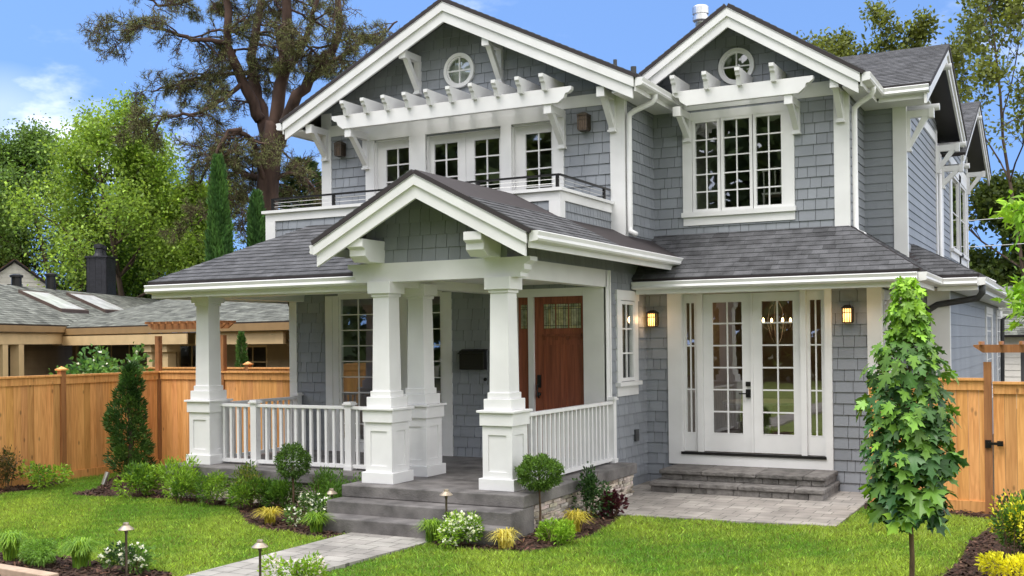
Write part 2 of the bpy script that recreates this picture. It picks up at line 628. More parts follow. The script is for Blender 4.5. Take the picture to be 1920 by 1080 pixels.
def minus_rects(rc, holes):
    rs = [rc]
    for (h0, h1, k0, k1) in holes:
        nx = []
        for (a, b, c, d) in rs:
            if b <= h0 or a >= h1 or d <= k0 or c >= k1:
                nx.append((a, b, c, d))
                continue
            if a < h0: nx.append((a, h0, c, d))
            if b > h1: nx.append((h1, b, c, d))
            a2, b2 = max(a, h0), min(b, h1)
            if c < k0: nx.append((a2, b2, c, k0))
            if d > k1: nx.append((a2, b2, k1, d))
        rs = nx
    return rs

def courses(mb, back, poly, P, holes=(), course=0.165, wmin=0.11, wmax=0.29, lip=0.019, gap=0.007, var=0.05, z0=None, stagger=0.0, backing=True):
    """Lays courses of single shingles over a convex polygon, each a wedge proud at its butt."""
    us, zs = [p[0] for p in poly], [p[1] for p in poly]
    z = min(zs) if z0 is None else z0
    while z < max(zs):
        u = min(us) - rnd.random() * wmax
        while u < max(us):
            w = rnd.uniform(wmin, wmax)
            tone = 1 + rnd.gauss(0, var)
            dz = rnd.uniform(0, stagger)
            for (a, b, c, d) in minus_rects((u + gap / 2, u + w - gap / 2, z - dz, z + course - 0.001), holes):
                pg = clip_convex([(a, c), (b, c), (b, d), (a, d)], poly)
                if len(pg) < 3:
                    continue
                f = [P(x, y, lip - (lip - 0.002) * min(1, max(0, (y - z) / course))) for x, y in pg]
                k = [P(x, y, -0.004) for x, y in pg]
                n = len(pg)
                mb.add(f + k, [tuple(range(n))] + [(i, (i + 1) % n, n + (i + 1) % n, n + i) for i in range(n)], max(0.5, tone))
            u += w
        z += course
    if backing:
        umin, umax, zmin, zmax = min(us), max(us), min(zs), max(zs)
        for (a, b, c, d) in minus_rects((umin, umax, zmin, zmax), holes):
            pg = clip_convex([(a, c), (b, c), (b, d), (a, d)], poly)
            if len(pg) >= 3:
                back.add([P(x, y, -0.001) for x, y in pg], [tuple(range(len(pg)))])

def shingle_wall(name, poly, P, parent, holes=(), **kw):
    mb, bk = MB(), MB()
    courses(mb, bk, poly, P, holes, **kw)
    o = mb.build('wall', M['siding'], parent)
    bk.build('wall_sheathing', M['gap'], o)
    return o

def lap_wall(poly, P, parent, holes=(), course=0.137):
    mb, bk = MB(), MB()
    courses(mb, bk, poly, P, holes, course=course, wmin=2.2, wmax=4.2, lip=0.016, gap=0.003, var=0.025)
    o = mb.build('wall', M['siding'], parent)
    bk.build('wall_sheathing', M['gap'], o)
    return o

def roof(pts, parent, mat='roof', course=0.125, wmin=0.10, wmax=0.30, var=0.14, thick=0.055, soffit=True, name='roof', lip=0.011, edge='roof_edge'):
    """Shingled convex roof plane; the first two points lie along the eave. The points are on its underside."""
    pts = [Vector(p) for p in pts]
    U = (pts[1] - pts[0]).normalized()
    N = U.cross(pts[2] - pts[0]).normalized()
    if N.z < 0:
        N = -N
    V = N.cross(U)
    if V.z < 0:
        V = -V
    O = pts[0]
    poly = [((p - O).dot(U), (p - O).dot(V)) for p in pts]
    P = lambda a, b, o: O + U * a + V * b + N * (thick + o)
    mb, bk = MB(), MB()
    courses(mb, bk, poly, P, (), course, wmin, wmax, lip, 0.004, var, stagger=0.006, backing=False)
    o = mb.build(name, M[mat], parent)
    sl = MB()
    n = len(pts)
    top = [p + N * (thick - 0.002) for p in pts]
    bot = [p + N * 0.003 for p in pts]
    sl.add(top + bot, [tuple(range(n)), tuple(range(n, 2 * n))[::-1]] + [(i, (i + 1) % n, n + (i + 1) % n, n + i) for i in range(n)])
    sl.build('roof_deck', M[edge], o)
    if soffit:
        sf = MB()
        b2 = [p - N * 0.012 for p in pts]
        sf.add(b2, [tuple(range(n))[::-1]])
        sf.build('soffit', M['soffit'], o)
    return o

def window(P, u0, u1, z0, z1, cols, rows, parent, sash=0.045, o=0.0, name='window', mw=0.022, mat='white', sill=None, panename='pane'):
    """A glazed sash: u0..z1 is the glass; frame mesh with glazing bars, a pane child."""
    mb = MB()
    a, b, c, d = u0 - sash, u1 + sash, z0 - sash, z1 + sash
    mb.pbox(P, a, b, d - sash, d, o - 0.06, o + 0.012)
    mb.pbox(P, a, b, c, c + sash, o - 0.06, o + 0.012)
    mb.pbox(P, a, a + sash, c + sash, d - sash, o - 0.06, o + 0.0115)
    mb.pbox(P, b - sash, b, c + sash, d - sash, o - 0.06, o + 0.0115)
    for i in range(1, cols):
        u = u0 + (u1 - u0) * i / cols
        mb.pbox(P, u - mw / 2, u + mw / 2, z0, z1, o - 0.03, o - 0.006)
    for i in range(1, rows):
        z = z0 + (z1 - z0) * i / rows
        mb.pbox(P, u0, u1, z - mw / 2, z + mw / 2, o - 0.031, o - 0.007)
    w = mb.build(name, M[mat], parent)
    g = MB()
    g.add([P(u0, z0, o - 0.018), P(u1, z0, o - 0.018), P(u1, z1, o - 0.018), P(u0, z1, o - 0.018)], [(0, 1, 2, 3)])
    g.build(panename, M['glass'], w)
    return w

def room(x0, x1, y0, y1, z0, z1, parent, wall='room', floor='room_floor', openx=False):
    """Room behind a window: five faces, open to the front (or to the right)."""
    mb = MB()
    v = [(x0, y0, z0), (x1, y0, z0), (x1, y1, z0), (x0, y1, z0), (x0, y0, z1), (x1, y0, z1), (x1, y1, z1), (x0, y1, z1)]
    f = [(4, 5, 6, 7), (2, 3, 7, 6), (3, 0, 4, 7)]
    f.append((0, 1, 5, 4) if openx else (1, 2, 6, 5))
    mb.add(v, f)
    o = mb.build('room', M[wall], parent)
    fl = MB()
    fl.add(v[:4], [(0, 1, 2, 3)])
    fl.build('room_floor', M[floor], o)
    return o

# ------------------------------------------------------------------ ground
G = -0.5
def sheet(name, pts, z, mat, kind='structure', thick=0.0):
    mb = MB()
    n = len(pts)
    if thick:
        mb.prism(pts, lambda x, y, o: (x, y, z - o), 0, thick)
    else:
        mb.add([(x, y, z) for x, y in pts], [tuple(range(n))])
    o = mb.build(name, M[mat])
    o['kind'] = kind
    return o
sheet('ground', [(-300, -300), (300, -300), (300, 400), (-300, 400)], -0.56, 'soil')
sheet('lawn', [(-9.2, -40), (30, -40), (30, -0.35), (3.5, -0.35), (-9.2, 0.9)], -0.505, 'lawn')
PATH = [(-1.85, -30), (-1.1, -30), (-0.80, -9.2), (-0.57, -6.8), (-0.42, -5.2), (-0.42, -4.85), (-1.56, -4.85), (-1.63, -7.5)]
PATIO = [(0.36, -2.45), (3.51, -2.20), (3.51, 0.9), (0.0, 0.9), (0.0, -0.8), (0.36, -0.8)]
sheet('path', PATH, -0.458, 'paver2', thick=0.06)
sheet('patio', PATIO, -0.462, 'paver', thick=0.06)
BED_A = [(-7.62, -3.76), (-7.1, -3.86), (-6.3, -3.70), (-5.61, -3.66), (-4.9, -3.72), (-4.25, -3.86), (-3.75, -4.35), (-3.2, -4.85),
         (-2.75, -5.08), (-2.3, -5.12), (-1.95, -5.25), (-1.66, -5.2), (-1.66, -4.9), (-2.0, -3.0), (-6.5, -2.6), (-8.4, -1.2), (-8.9, -1.6), (-8.2, -2.6), (-7.7, -3.2)]
BED_B = [(-0.47, -5.0), (-0.2, -5.14), (0.1, -5.2), (0.55, -5.16), (0.85, -5.0), (1.02, -4.5), (1.03, -3.6), (0.98, -3.0), (0.92, -2.42), (0.3, -2.3), (0.3, -4.8), (-0.47, -4.8)]
BED_C = [(-5.4, -7.55), (-4.3, -7.4), (-3.4, -7.32), (-2.6, -7.38), (-1.95, -7.42), (-1.7, -7.6), (-1.66, -9.5), (-5.6, -9.5)]
BED_D = [(3.51, -0.05), (3.55, -0.55), (3.9, -0.85), (4.7, -0.75), (5.2, -0.95), (5.0, -2.6), (5.0, -3.8), (4.85, -5.0), (9, -5.0), (9, -0.3), (3.51, 0.9)]
BED_E = [(-9.15, -9), (-8.62, -9), (-8.62, -3.4), (-8.9, -2.8), (-9.15, -2.6)]
BED_F = [(-0.47, -7.2), (-0.2, -7.15), (0.1, -7.35), (0.15, -9), (-0.47, -9)]
for bd in (BED_A, BED_B, BED_C, BED_D, BED_E, BED_F):
    sheet('planting_bed', bd, -0.480, 'mulch', thick=0.05)
# bark chips scattered over the beds
def in_poly(x, y, poly):
    ins = np.zeros(len(x), bool)
    n = len(poly)
    j = n - 1
    for i in range(n):
        xi, yi = poly[i]
        xj, yj = poly[j]
        cond = ((yi > y) != (yj > y)) & (x < (xj - xi) * (y - yi) / (yj - yi + 1e-12) + xi)
        ins ^= cond
        j = i
    return ins
BEDS = (BED_A, BED_B, BED_C, BED_D, BED_E, BED_F)
def scatter_quads(cx, cy, cz, L, W, tilt, col):
    n = len(cx)
    a = rng.uniform(0, 2 * np.pi, n)
    e = rng.uniform(-tilt, tilt, n)
    d = np.stack([np.cos(a) * np.cos(e), np.sin(a) * np.cos(e), np.sin(e)], 1)
    s = np.stack([-np.sin(a), np.cos(a), rng.uniform(-0.4, 0.4, n)], 1)
    c = np.stack([cx, cy, cz], 1)
    d = d * (L / 2)[:, None]
    s = s * (W / 2)[:, None]
    V = np.stack([c - d - s, c + d - s, c + d + s, c - d + s], 1).reshape(-1, 3)
    F = np.arange(4 * n).reshape(n, 4)
    return V, F, np.repeat(col, 4, 0)
bx, by = rng.uniform(-9.2, 6.5, 90000), rng.uniform(-8.6, 0.9, 90000)
okb = np.zeros(len(bx), bool)
for bd in BEDS:
    okb |= in_poly(bx, by, bd)
bx, by = bx[okb], by[okb]
n_ = len(bx)
cc = np.array([0.052, 0.026, 0.017]) * rng.lognormal(0, 0.55, n_)[:, None] * (1 + rng.normal(0, 0.08, (n_, 3)))
V, F, C = scatter_quads(bx, by, -0.472 + rng.uniform(0, 0.02, n_), rng.uniform(0.03, 0.09, n_), rng.uniform(0.008, 0.025, n_), 0.5, cc)
chips_mat = surf('bark_chips', (1, 1, 1), 0.9, 0.1)
o = np_mesh('mulch', V, F, C, chips_mat)
tag(o, 'loose dark brown bark mulch spread over the planting beds', 'mulch', kind='stuff')

# grass blades
N_G = 800000
gx, gy = rng.uniform(-9.1, 6.3, N_G), rng.uniform(-11.0, 0.9, N_G)
okg = np.ones(N_G, bool)
for bd in BEDS + (PATH, PATIO, [(-6.3, -3.4), (0.45, -3.4), (0.45, 1), (-6.3, 1)], [(-2.2, -4.93), (0.44, -4.93), (0.44, -3), (-2.2, -3)], [(3.5, -0.35), (9, -0.35), (9, 1), (3.5, 1)], [(-9.2, -0.35), (-5, -0.35), (-5, 1), (-9.2, 1)]):
    okg &= ~in_poly(gx, gy, bd)
# keep what lies in front of the camera's lower edge
dep = (gx - 6.095) * fwd.x + (gy + 15.486) * fwd.y
okg &= dep > 8.6
okg &= rng.uniform(0, 1, N_G) < np.clip(1.45 - (dep - 10) / 14, 0.45, 1)
gx, gy = gx[okg], gy[okg]
n_ = len(gx)
ph = np.sin(gx * 1.7 + 0.6 * np.sin(gy * 2.3)) + np.sin(gy * 2.1 + 1.3 * np.sin(gx * 0.9)) + 0.8 * np.sin(gx * 5.1 + gy * 3.7) + 0.6 * np.sin(gx * 9.7 - gy * 8.3)
pt = np.clip(0.48 + 0.24 * ph + 0.12 * np.sin(gx * 0.8 + gy * 0.5) + rng.normal(0, 0.18, n_), 0, 1)[:, None]
gc = np.array([0.155, 0.31, 0.042]) * (1 - pt) + np.array([0.38, 0.50, 0.090]) * pt
gc *= rng.lognormal(0, 0.32, n_)[:, None]
dry = rng.uniform(0, 1, n_) < 0.07
gc[dry] = np.array([0.22, 0.20, 0.07]) * rng.lognormal(0, 0.2, dry.sum())[:, None]
h = rng.uniform(0.024, 0.064, n_) * (1 + 0.14 * ph)
a = rng.uniform(0, 2 * np.pi, n_)
w = rng.uniform(0.003, 0.0065, n_)
lean = rng.normal(0, 0.5, (n_, 2)) * h[:, None]
b0 = np.stack([gx, gy, np.full(n_, -0.506)], 1)
sd = np.stack([np.cos(a), np.sin(a), np.zeros(n_)], 1) * w[:, None]
mid = b0 + np.stack([lean[:, 0] * 0.35, lean[:, 1] * 0.35, h * 0.6], 1)
tip = b0 + np.stack([lean[:, 0], lean[:, 1], h], 1)
V = np.stack([b0 - sd, b0 + sd, mid + sd * 0.8, tip, mid - sd * 0.8], 1).reshape(-1, 3)
F = np.arange(5 * n_).reshape(n_, 5)
o = np_mesh('grass', V, F, np.repeat(gc, 5, 0), M['grass'])
tag(o, 'short bright green lawn grass around the paver path', 'grass', kind='stuff')

# ------------------------------------------------------------------ the house
H = thing('house', 'two storey grey shingled house with white trim, gables and columned porch', 'house')
PA, PB_, P1, P2, P3 = PF(-0.8), PF(-1.87), PF(0.0), PF(1.311), PF(0.883)
PX0, PX3, PX37 = PR(0.0), PR(3.07), PR(3.70)

# ---- walls
XM, ZP = -2.829, 7.209
S1 = 0.495
zr1 = lambda x: ZP - 0.02 - S1 * abs(x - XM)
main_poly = [(-5.66, 3.2), (0.0, 3.2), (0.0, zr1(0)), (XM, zr1(XM)), (-5.66, zr1(-5.66))]
up_holes = [(-4.55, -3.82, 3.2, 5.24), (-3.505, -2.085, 3.2, 5.21), (-1.90, -1.165, 3.2, 5.24)]
shingle_wall('wall', main_poly, P1, H, up_holes + [(-3.04, -2.64, 6.03, 6.43)], z0=3.17)
X2, ZP2, S2 = 1.419, 6.83, 0.64
zr2 = lambda x: ZP2 - 0.02 - S2 * abs(x - X2)
shingle_wall('wall', [(0.0, 2.6), (3.07, 2.6), (3.07, zr2(3.07)), (X2, zr2(X2)), (0.0, zr2(0))], P2, H,
             [(0.66, 2.15, 3.78, 5.28), (1.21, 1.61, 5.85, 6.25)], z0=3.40 - 6 * 0.165)
shingle_wall('wall', [(0.0, 3.0), (1.311, 3.0), (1.311, 5.72), (0.0, 5.72)], PX0, H, z0=3.40 - 3 * 0.165)
shingle_wall('wall', [(-0.8, -0.5), (0.883, -0.5), (0.883, 3.2), (-0.8, 3.2)], PX0, H, [(-0.215, 0.262, 1.21, 2.345)], z0=-0.5)
shingle_wall('wall', [(-5.74, -0.02), (0.0, -0.02), (0.0, 2.75), (-5.74, 2.75)], PA, H,
             [(-4.745, -2.75, 0.15, 2.54), (-1.47, -0.30, 0.0, 2.48)], z0=-0.02)
shingle_wall('wall', [(0.0, -0.5), (3.57, -0.5), (3.57, 2.75), (0.0, 2.75)], P3, H, [(0.60, 2.80, 0.0, 2.50)], z0=-0.5)
lap_wall([(1.311, 2.6), (2.7, 2.6), (2.7, 5.7), (1.311, 5.7)], PX3, H)
lap_wall([(3.07, 2.6), (3.70, 2.6), (3.70, 5.7), (3.07, 5.7)], PF(2.7), H)
lap_wall([(2.7, 2.6), (14.2, 2.6), (14.2, 6.0), (11.5, 6.95), (7.2, 5.75), (4.9, 6.75), (2.7, 5.75)][:0] or
         [(2.7, 2.6), (7.2, 2.6), (7.2, 5.85), (4.9, 6.72), (2.7, 5.72)], PX37, H)
lap_wall([(7.2, 2.6), (13.6, 2.6), (13.6, 6.15), (11.5, 6.98), (7.2, 5.2)], PX37, H, [(9.75, 11.25, 3.70, 5.30), (11.42, 12.9, 3.70, 5.30)])
lap_wall([(0.883, -0.5), (2.75, -0.5), (2.75, 2.75), (0.883, 2.75)], PR(3.57), H, [(1.05, 1.55, 0.3, 2.4), (1.7, 2.2, 0.3, 2.4)])
lap_wall([(3.57, -0.5), (4.30, -0.5), (4.30, 2.75), (3.57, 2.75)], PF(2.75), H)
lap_wall([(2.75, -0.5), (15.0, -0.5), (15.0, 2.75), (2.75, 2.75)], PR(4.30), H, course=0.19)
# left flank and rear, so the house stands whole from the side
PLX = lambda X: (lambda u, z, o: (X - o, u, z))
lap_wall([(-0.8, -0.5), (12, -0.5), (12, 2.7), (-0.8, 2.7)], PLX(-5.74), H, course=0.19)
lap_wall([(0.0, 2.7), (12, 2.7), (12, 5.75), (0.0, 5.75)], PLX(-5.66), H, course=0.19)
# balcony parapet
shingle_wall('wall', [(-5.33, 2.9), (-0.215, 2.9), (-0.215, 3.80), (-5.33, 3.80)], PB_, H, z0=3.80 - 0.05 - 5 * 0.165)
shingle_wall('wall', [(-1.87, 2.9), (-0.01, 2.9), (-0.01, 3.80), (-1.87, 3.80)], PR(-0.215), H, z0=3.80 - 0.05 - 5 * 0.165, wmin=0.07, wmax=0.15)
lap_wall([(-1.87, 2.9), (-0.01, 2.9), (-0.01, 3.80), (-1.87, 3.80)], PLX(-5.33), H)
mb = MB()
mb.box(-5.40, -0.145, -1.94, -1.78, 3.845, 3.89)
mb.box(-0.305, -0.146, -1.78, -0.03, 3.846, 3.889)
mb.box(-5.399, -5.24, -1.78, -0.03, 3.846, 3.889)
mb.pbox(PB_, -5.35, -0.195, 3.72, 3.844, 0.0, 0.03)
mb.pbox(PR(-0.215), -1.87, -0.03, 3.72, 3.8445, 0.0, 0.029)
mb.build('parapet_cap', M['white'], H)
for P_, a, b, z_, q in ((PB_, -5.35, -5.16, 2.95, 0.031), (PB_, -0.36, -0.186, 3.1, 0.031), (PR(-0.215), -1.87, -1.74, 3.1, 0.029)):
    mb = MB()
    mb.pbox(P_, a, b, z_, 3.719, 0.0, q)
    mb.build('corner_board', M['white'], H)
mb = MB()
mb.box(-5.3, -0.25, -1.8, 0.0, 3.30, 3.34)
mb.build('balcony_floor', M['concrete'], H)
# slim black balcony rail
rail = MB()
rail.bar((-5.26, -1.85, 4.075), (-0.22, -1.85, 4.075), 0.035, 0.026)
rail.bar((-0.22, -1.85, 4.075), (-0.22, -0.03, 4.075), 0.035, 0.026)
rail.bar((-5.26, -1.85, 4.075), (-5.26, -0.03, 4.075), 0.035, 0.026)
ro = rail.build('balcony_rail', M['black'], H)
for (x, y) in [(-5.24, -1.85), (-4.05, -1.85), (-2.8, -1.85), (-1.5, -1.85), (-0.25, -1.85), (-0.22, -0.25), (-5.26, -0.3)]:
    p = MB()
    p.box(x - 0.02, x + 0.02, y - 0.019, y + 0.019, 3.89, 4.07)
    p.build('rail_post', M['black'], ro)
cb = MB()
for z in (3.955, 4.015):
    cb.tube([(-5.25, -1.85, z), (-0.22, -1.85, z)], 0.0035, 5)
    cb.tube([(-0.22, -1.85, z), (-0.22, -0.02, z)], 0.0035, 5)
    cb.tube([(-5.26, -1.85, z), (-5.26, -0.02, z)], 0.0035, 5)
cb.build('rail_cable', M['cable'], ro)

# ---- corner boards, friezes
def board(P, u0, u1, z0, z1, o1=0.028, o0=-0.002, name='corner_board', parent=None):
    mb = MB()
    mb.pbox(P, u0, u1, z0, z1, o0, o1)
    return mb.build(name, M['white'], parent or H)
board(P1, -5.66, -5.455, 3.3, 5.80)
board(P1, -0.205, 0.03, 3.2, 5.58)
board(PX0, 0.0, 0.10, 3.3, 5.7, 0.027)
board(P1, -5.455, -0.205, 5.39, 5.575, 0.026, name='frieze_board')
board(P2, 2.877, 3.10, 3.1, 5.66, 0.03)
board(PX3, 1.311, 1.41, 3.1, 5.6, 0.027)
board(P2, 0.10, 2.877, 5.433, 5.652, 0.027, name='frieze_board')
board(PF(2.7), 3.525, 3.73, 2.9, 5.55, 0.03)
board(PX37, 2.7, 2.83, 2.9, 5.55, 0.028)
board(PX37, 6.85, 7.02, 2.9, 5.75, 0.03)
board(PX37, 7.35, 8.0, 2.9, 5.4, 0.03)
board(PX37, 13.4, 13.62, 2.9, 6.2, 0.03)
board(PX37, 3.0, 6.8, 5.50, 5.66, 0.027, name='frieze_board')
board(PX37, 8.0, 13.4, 5.50, 5.68, 0.027, name='frieze_board')
board(P3, 3.395, 3.60, -0.5, 2.62)
board(PR(3.57), 0.883, 0.99, -0.5, 2.62, 0.027)
board(PF(2.75), 4.0, 4.33, -0.5, 2.62, 0.03)
board(PR(4.30), 2.75, 2.86, -0.5, 2.62, 0.028)
board(PA, -5.76, -5.61, 0.0, 2.62, 0.032)
board(PA, -0.335, 0.02, 0.0, 2.56, 0.030)                     # smooth white pier beside the front door
board(PX0, -0.83, -0.72, 0.0, 2.80, 0.03)
board(PX0, -0.72, -0.67, 0.9, 2.80, 0.045)

# ---- main gable roof, rakes, gutters
YB = 9.5
roof([(-6.10, -0.60, zr1(-6.10) + 0.02), (-6.10, YB, zr1(-6.10) + 0.02), (XM, YB, ZP), (XM, -0.60, ZP)], H)
roof([(0.44, -0.60, zr1(0.44) + 0.02), (0.44, YB, zr1(0.44) + 0.02), (XM, YB, ZP), (XM, -0.60, ZP)], H)
def rake(Y, xl, xr, xm, zp, s, h1=0.145, h2=0.317, ext=0.0):
    P = PF(Y)
    zl, zr = zp - s * (xm - xl), zp - s * (xr - xm)
    up, lo = MB(), MB()
    lo.prism([(xl + ext, zl + s * ext), (xm, zp), (xm, zp - h2), (xl + ext, zl - h2 + s * ext)], P, -0.04, 0.0)
    lo.prism([(xm, zp), (xr - ext, zr + s * ext), (xr - ext, zr - h2 + s * ext), (xm, zp - h2)], P, -0.04, 0.0)
    up.prism([(xl, zl), (xm, zp - 0.002), (xm, zp - h1), (xl, zl - h1)], P, 0.001, 0.032)
    up.prism([(xm, zp - 0.002), (xr, zr), (xr, zr - h1), (xm, zp - h1)], P, 0.001, 0.032)
    o = lo.build('fascia_board', M['white'], H)
    up.build('fascia_moulding', M['white'], o)
rake(-0.562, -6.06, 0.402, XM, ZP, S1, ext=0.03)
rake(0.75, -0.20, 3.362, X2, ZP2, S2, 0.135, 0.30, ext=0.03)
GP = [(0, 0), (0.10, 0.012), (0.118, 0.035), (0.105, 0.07), (0.122, 0.115), (0.112, 0.125), (0.0, 0.125)]
def gutter_x(x0, x1, y, z, parent=H, mat='white', name='gutter'):
    mb = MB()
    mb.prism([(a, b) for a, b in GP], lambda a, b, o: (o, y - a, z - 0.125 + b), x0, x1)
    fb = MB()
    fb.box(x0 + 0.03, x1 - 0.03, y + 0.002, y + 0.03, z - 0.19, z - 0.02)
    o = mb.build(name, M[mat], parent)
    fb.build('eave_board', M[mat], o)
    return o
def gutter_y(y0, y1, x, z, side=1, parent=H, mat='white'):
    mb = MB()
    mb.prism([(a, b) for a, b in GP], lambda a, b, o: (x + side * a, o, z - 0.125 + b), y0, y1)
    fb = MB()
    fb.box(min(x - side * 0.002, x - side * 0.03), max(x - side * 0.002, x - side * 0.03), y0 + 0.03, y1 - 0.03, z - 0.19, z - 0.02)
    o = mb.build('gutter', M[mat], parent)
    fb.build('eave_board', M[mat], o)
    return o
gutter_y(-0.585, YB, -6.09, 5.60, -1)
gutter_y(-0.585, 1.25, 0.425, 5.60, 1)
def soffit_box(x0, x1, y0, y1, z, parent=H, mat='soffit'):
    mb = MB()
    mb.box(x0, x1, y0, y1, z, z + 0.02)
    return mb.build('soffit', M[mat], parent)
soffit_box(0.03, 0.42, -0.52, 1.3, 5.43, mat='white')
soffit_box(-6.06, -5.68, -0.52, YB, 5.43, mat='white')

# ---- right wing upper roof
zr2b = lambda x: ZP2 - S2 * abs(x - X2)
roof([(3.40, 0.71, zr2b(3.40)), (3.40, 7.5, zr2b(3.40)), (X2, 7.5, ZP2), (X2, 0.71, ZP2)], H)
roof([(-0.6, 0.71, zr2b(-0.6)), (-0.6, 7.5, zr2b(-0.6)), (X2, 7.5, ZP2), (X2, 0.71, ZP2)], H)
gutter_y(0.73, 2.06, 3.39, 5.59, 1)
gutter_x(3.385, 4.15, 2.06, 5.59)
soffit_box(3.1, 3.38, 0.8, 2.09, 5.42, mat='white')
soffit_box(3.1, 4.1, 2.09, 2.68, 5.42, mat='white')
# cross gables on the right flank
YP, ZPS = 4.95, 6.84
roof([(2.2, 2.03, 5.58), (4.17, 2.03, 5.58), (4.17, YP, ZPS), (1.6, YP, ZPS)], H)
roof([(4.17, 8.2, 5.72), (1.6, 8.2, 5.72), (1.6, YP, ZPS), (4.17, YP, ZPS)], H)
YP2, ZPS2 = 11.75, 7.13
roof([(1.6, 7.75, 5.36), (4.17, 7.75, 5.36), (4.17, YP2, ZPS2), (1.6, YP2, ZPS2)], H)
roof([(4.17, 15.2, 5.92), (1.6, 15.2, 5.92), (1.6, YP2, ZPS2), (4.17, YP2, ZPS2)], H)
def rake_x(X, ya, za, yp, zp, yb, zb, h1=0.12, h2=0.26):
    P = PR(X)
    lo, up = MB(), MB()
    lo.prism([(ya, za), (yp, zp), (yp, zp - h2), (ya, za - h2)], P, -0.04, 0)
    lo.prism([(yp, zp), (yb, zb), (yb, zb - h2), (yp, zp - h2)], P, -0.04, 0)
    up.prism([(ya - 0.02, za), (yp, zp - 0.002), (yp, zp - h1), (ya - 0.02, za - h1)], P, 0.001, 0.03)
    up.prism([(yp, zp - 0.002), (yb, zb), (yb, zb - h1), (yp, zp - h1)], P, 0.001, 0.03)
    o = lo.build('fascia_board', M['white'], H)
    up.build('fascia_moulding', M['white'], o)
rake_x(4.12, 2.0, 5.57, YP, ZPS, 8.2, 5.72)
rake_x(4.12, 7.75, 5.36, YP2, ZPS2, 15.2, 5.92)

# ---- skirt roof over the right wing and the lower bump
ZE = 2.667
roof([(0.0, 0.283, ZE), (4.19, 0.283, ZE), (3.07, 1.33, 3.41), (0.0, 1.33, 3.41)], H)
roof([(4.19, 0.283, ZE), (4.19, 2.33, ZE), (3.69, 2.80, 3.0), (3.07, 2.72, 3.41), (3.07, 1.33, 3.41)], H)
roof([(4.19, 2.29, ZE), (4.78, 2.29, ZE), (3.70, 3.38, 3.25), (3.60, 2.86, 3.0)], H)
roof([(4.78, 2.29, ZE), (4.78, 15, ZE), (3.69, 15, 3.25), (3.69, 3.38, 3.25)], H)
gutter_x(0.03, 4.165, 0.30, ZE)
gutter_y(0.27, 2.20, 4.17, ZE)
gutter_x(4.165, 4.765, 2.31, ZE - 0.001)
gutter_y(2.28, 15, 4.765, ZE)
soffit_box(0.03, 4.14, 0.31, 0.87, 2.50, mat='white')
soffit_box(3.6, 4.14, 0.87, 2.74, 2.50, mat='white')
soffit_box(4.15, 4.73, 2.33, 2.74, 2.50, mat='white')
soffit_box(4.33, 4.73, 2.74, 15, 2.50, mat='white')

# ---- porch: hipped roof, portico gable
roof([(-6.20, -3.54, ZE), (-0.95, -3.54, ZE), (-0.95, -1.85, ZE + 0.528 * 1.69), (-4.51, -1.85, ZE + 0.528 * 1.69)], H)
roof([(-6.20, 6.0, ZE), (-6.20, -3.54, ZE), (-4.51, -1.85, ZE + 0.528 * 1.69), (-5.2, 0.2, ZE + 0.528), (-5.2, 6.0, ZE + 0.528)], H)
gutter_x(-6.19, -1.99, -3.53, ZE)
gutter_y(-3.52, 6.0, -6.19, ZE, -1)
XQ, ZQ, SQ = -0.93, 3.80, 0.52
zq = lambda x: ZQ - SQ * abs(x - XQ)
roof([(0.60, -4.47, zq(0.60)), (0.60, 1.02, zq(0.60)), (0.0, 1.25, zq(0.0)), (-0.20, 0.0, zq(-0.20)), (-0.20, -1.80, zq(-0.2)), (XQ, -1.80, ZQ), (XQ, -4.47, ZQ)], H)
roof([(-2.44, -4.47, zq(-2.44)), (-2.44, -1.80, zq(-2.44)), (XQ, -1.80, ZQ), (XQ, -4.47, ZQ)], H)
rake(-4.43, -2.43, 0.566, XQ, ZQ, SQ, 0.13, 0.29, ext=0.03)
gutter_y(-4.42, 0.93, 0.585, 3.035)
mbt = MB()      # stub of the left portico gutter beside the rake
mbt.prism([(a, b) for a, b in GP], lambda a, b, o: (-2.425 - a, o, 2.92 - 0.02 + b), -4.40, -2.9)
mbt.build('gutter', M['white'], H)
# exposed rafter tails under the right portico eave
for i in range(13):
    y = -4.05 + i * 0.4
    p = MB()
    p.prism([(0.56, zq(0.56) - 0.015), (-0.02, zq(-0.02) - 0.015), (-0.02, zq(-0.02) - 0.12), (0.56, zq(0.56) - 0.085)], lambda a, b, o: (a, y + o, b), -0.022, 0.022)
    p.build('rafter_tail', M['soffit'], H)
shingle_wall('wall', [(-2.0, 2.79), (0.03, 2.79), (0.03, zq(0.03)), (XQ, ZQ - 0.01), (-2.0, zq(-2.0))], PF(-3.90), H, z0=2.79, wmin=0.12, wmax=0.22)
shingle_wall('wall', [(-3.9, 2.79), (1.0, 2.79), (1.0, 3.32), (-3.9, 3.32)], PR(0.0), H, z0=2.79)
mb = MB()
mb.box(-2.16, 0.22, -3.93, -3.73, 2.552, 2.79)
mb.build('porch_beam', M['white'], H)
mb = MB()
mb.box(-0.16, 0.03, -3.728, -0.80, 2.553, 2.80)
mb.build('porch_beam', M['white'], H)
mb = MB()
mb.box(-1.88, -1.68, -3.728, -0.80, 2.50, 2.66)
mb.build('porch_beam', M['white'], H)
mb = MB()
mb.box(-5.65, -1.90, -3.10, -2.89, 2.48, 2.66)
mb.box(-5.65, -5.45, -2.888, -0.8, 2.48, 2.66)
mb.build('porch_beam', M['white'], H)
mb = MB()
mb.box(-6.15, -1.69, -3.50, -0.78, 2.655, 2.675)
mb.box(-1.68, -0.17, -3.72, -0.78, 2.62, 2.64)
mb.build('porch_ceiling', M['white'], H)
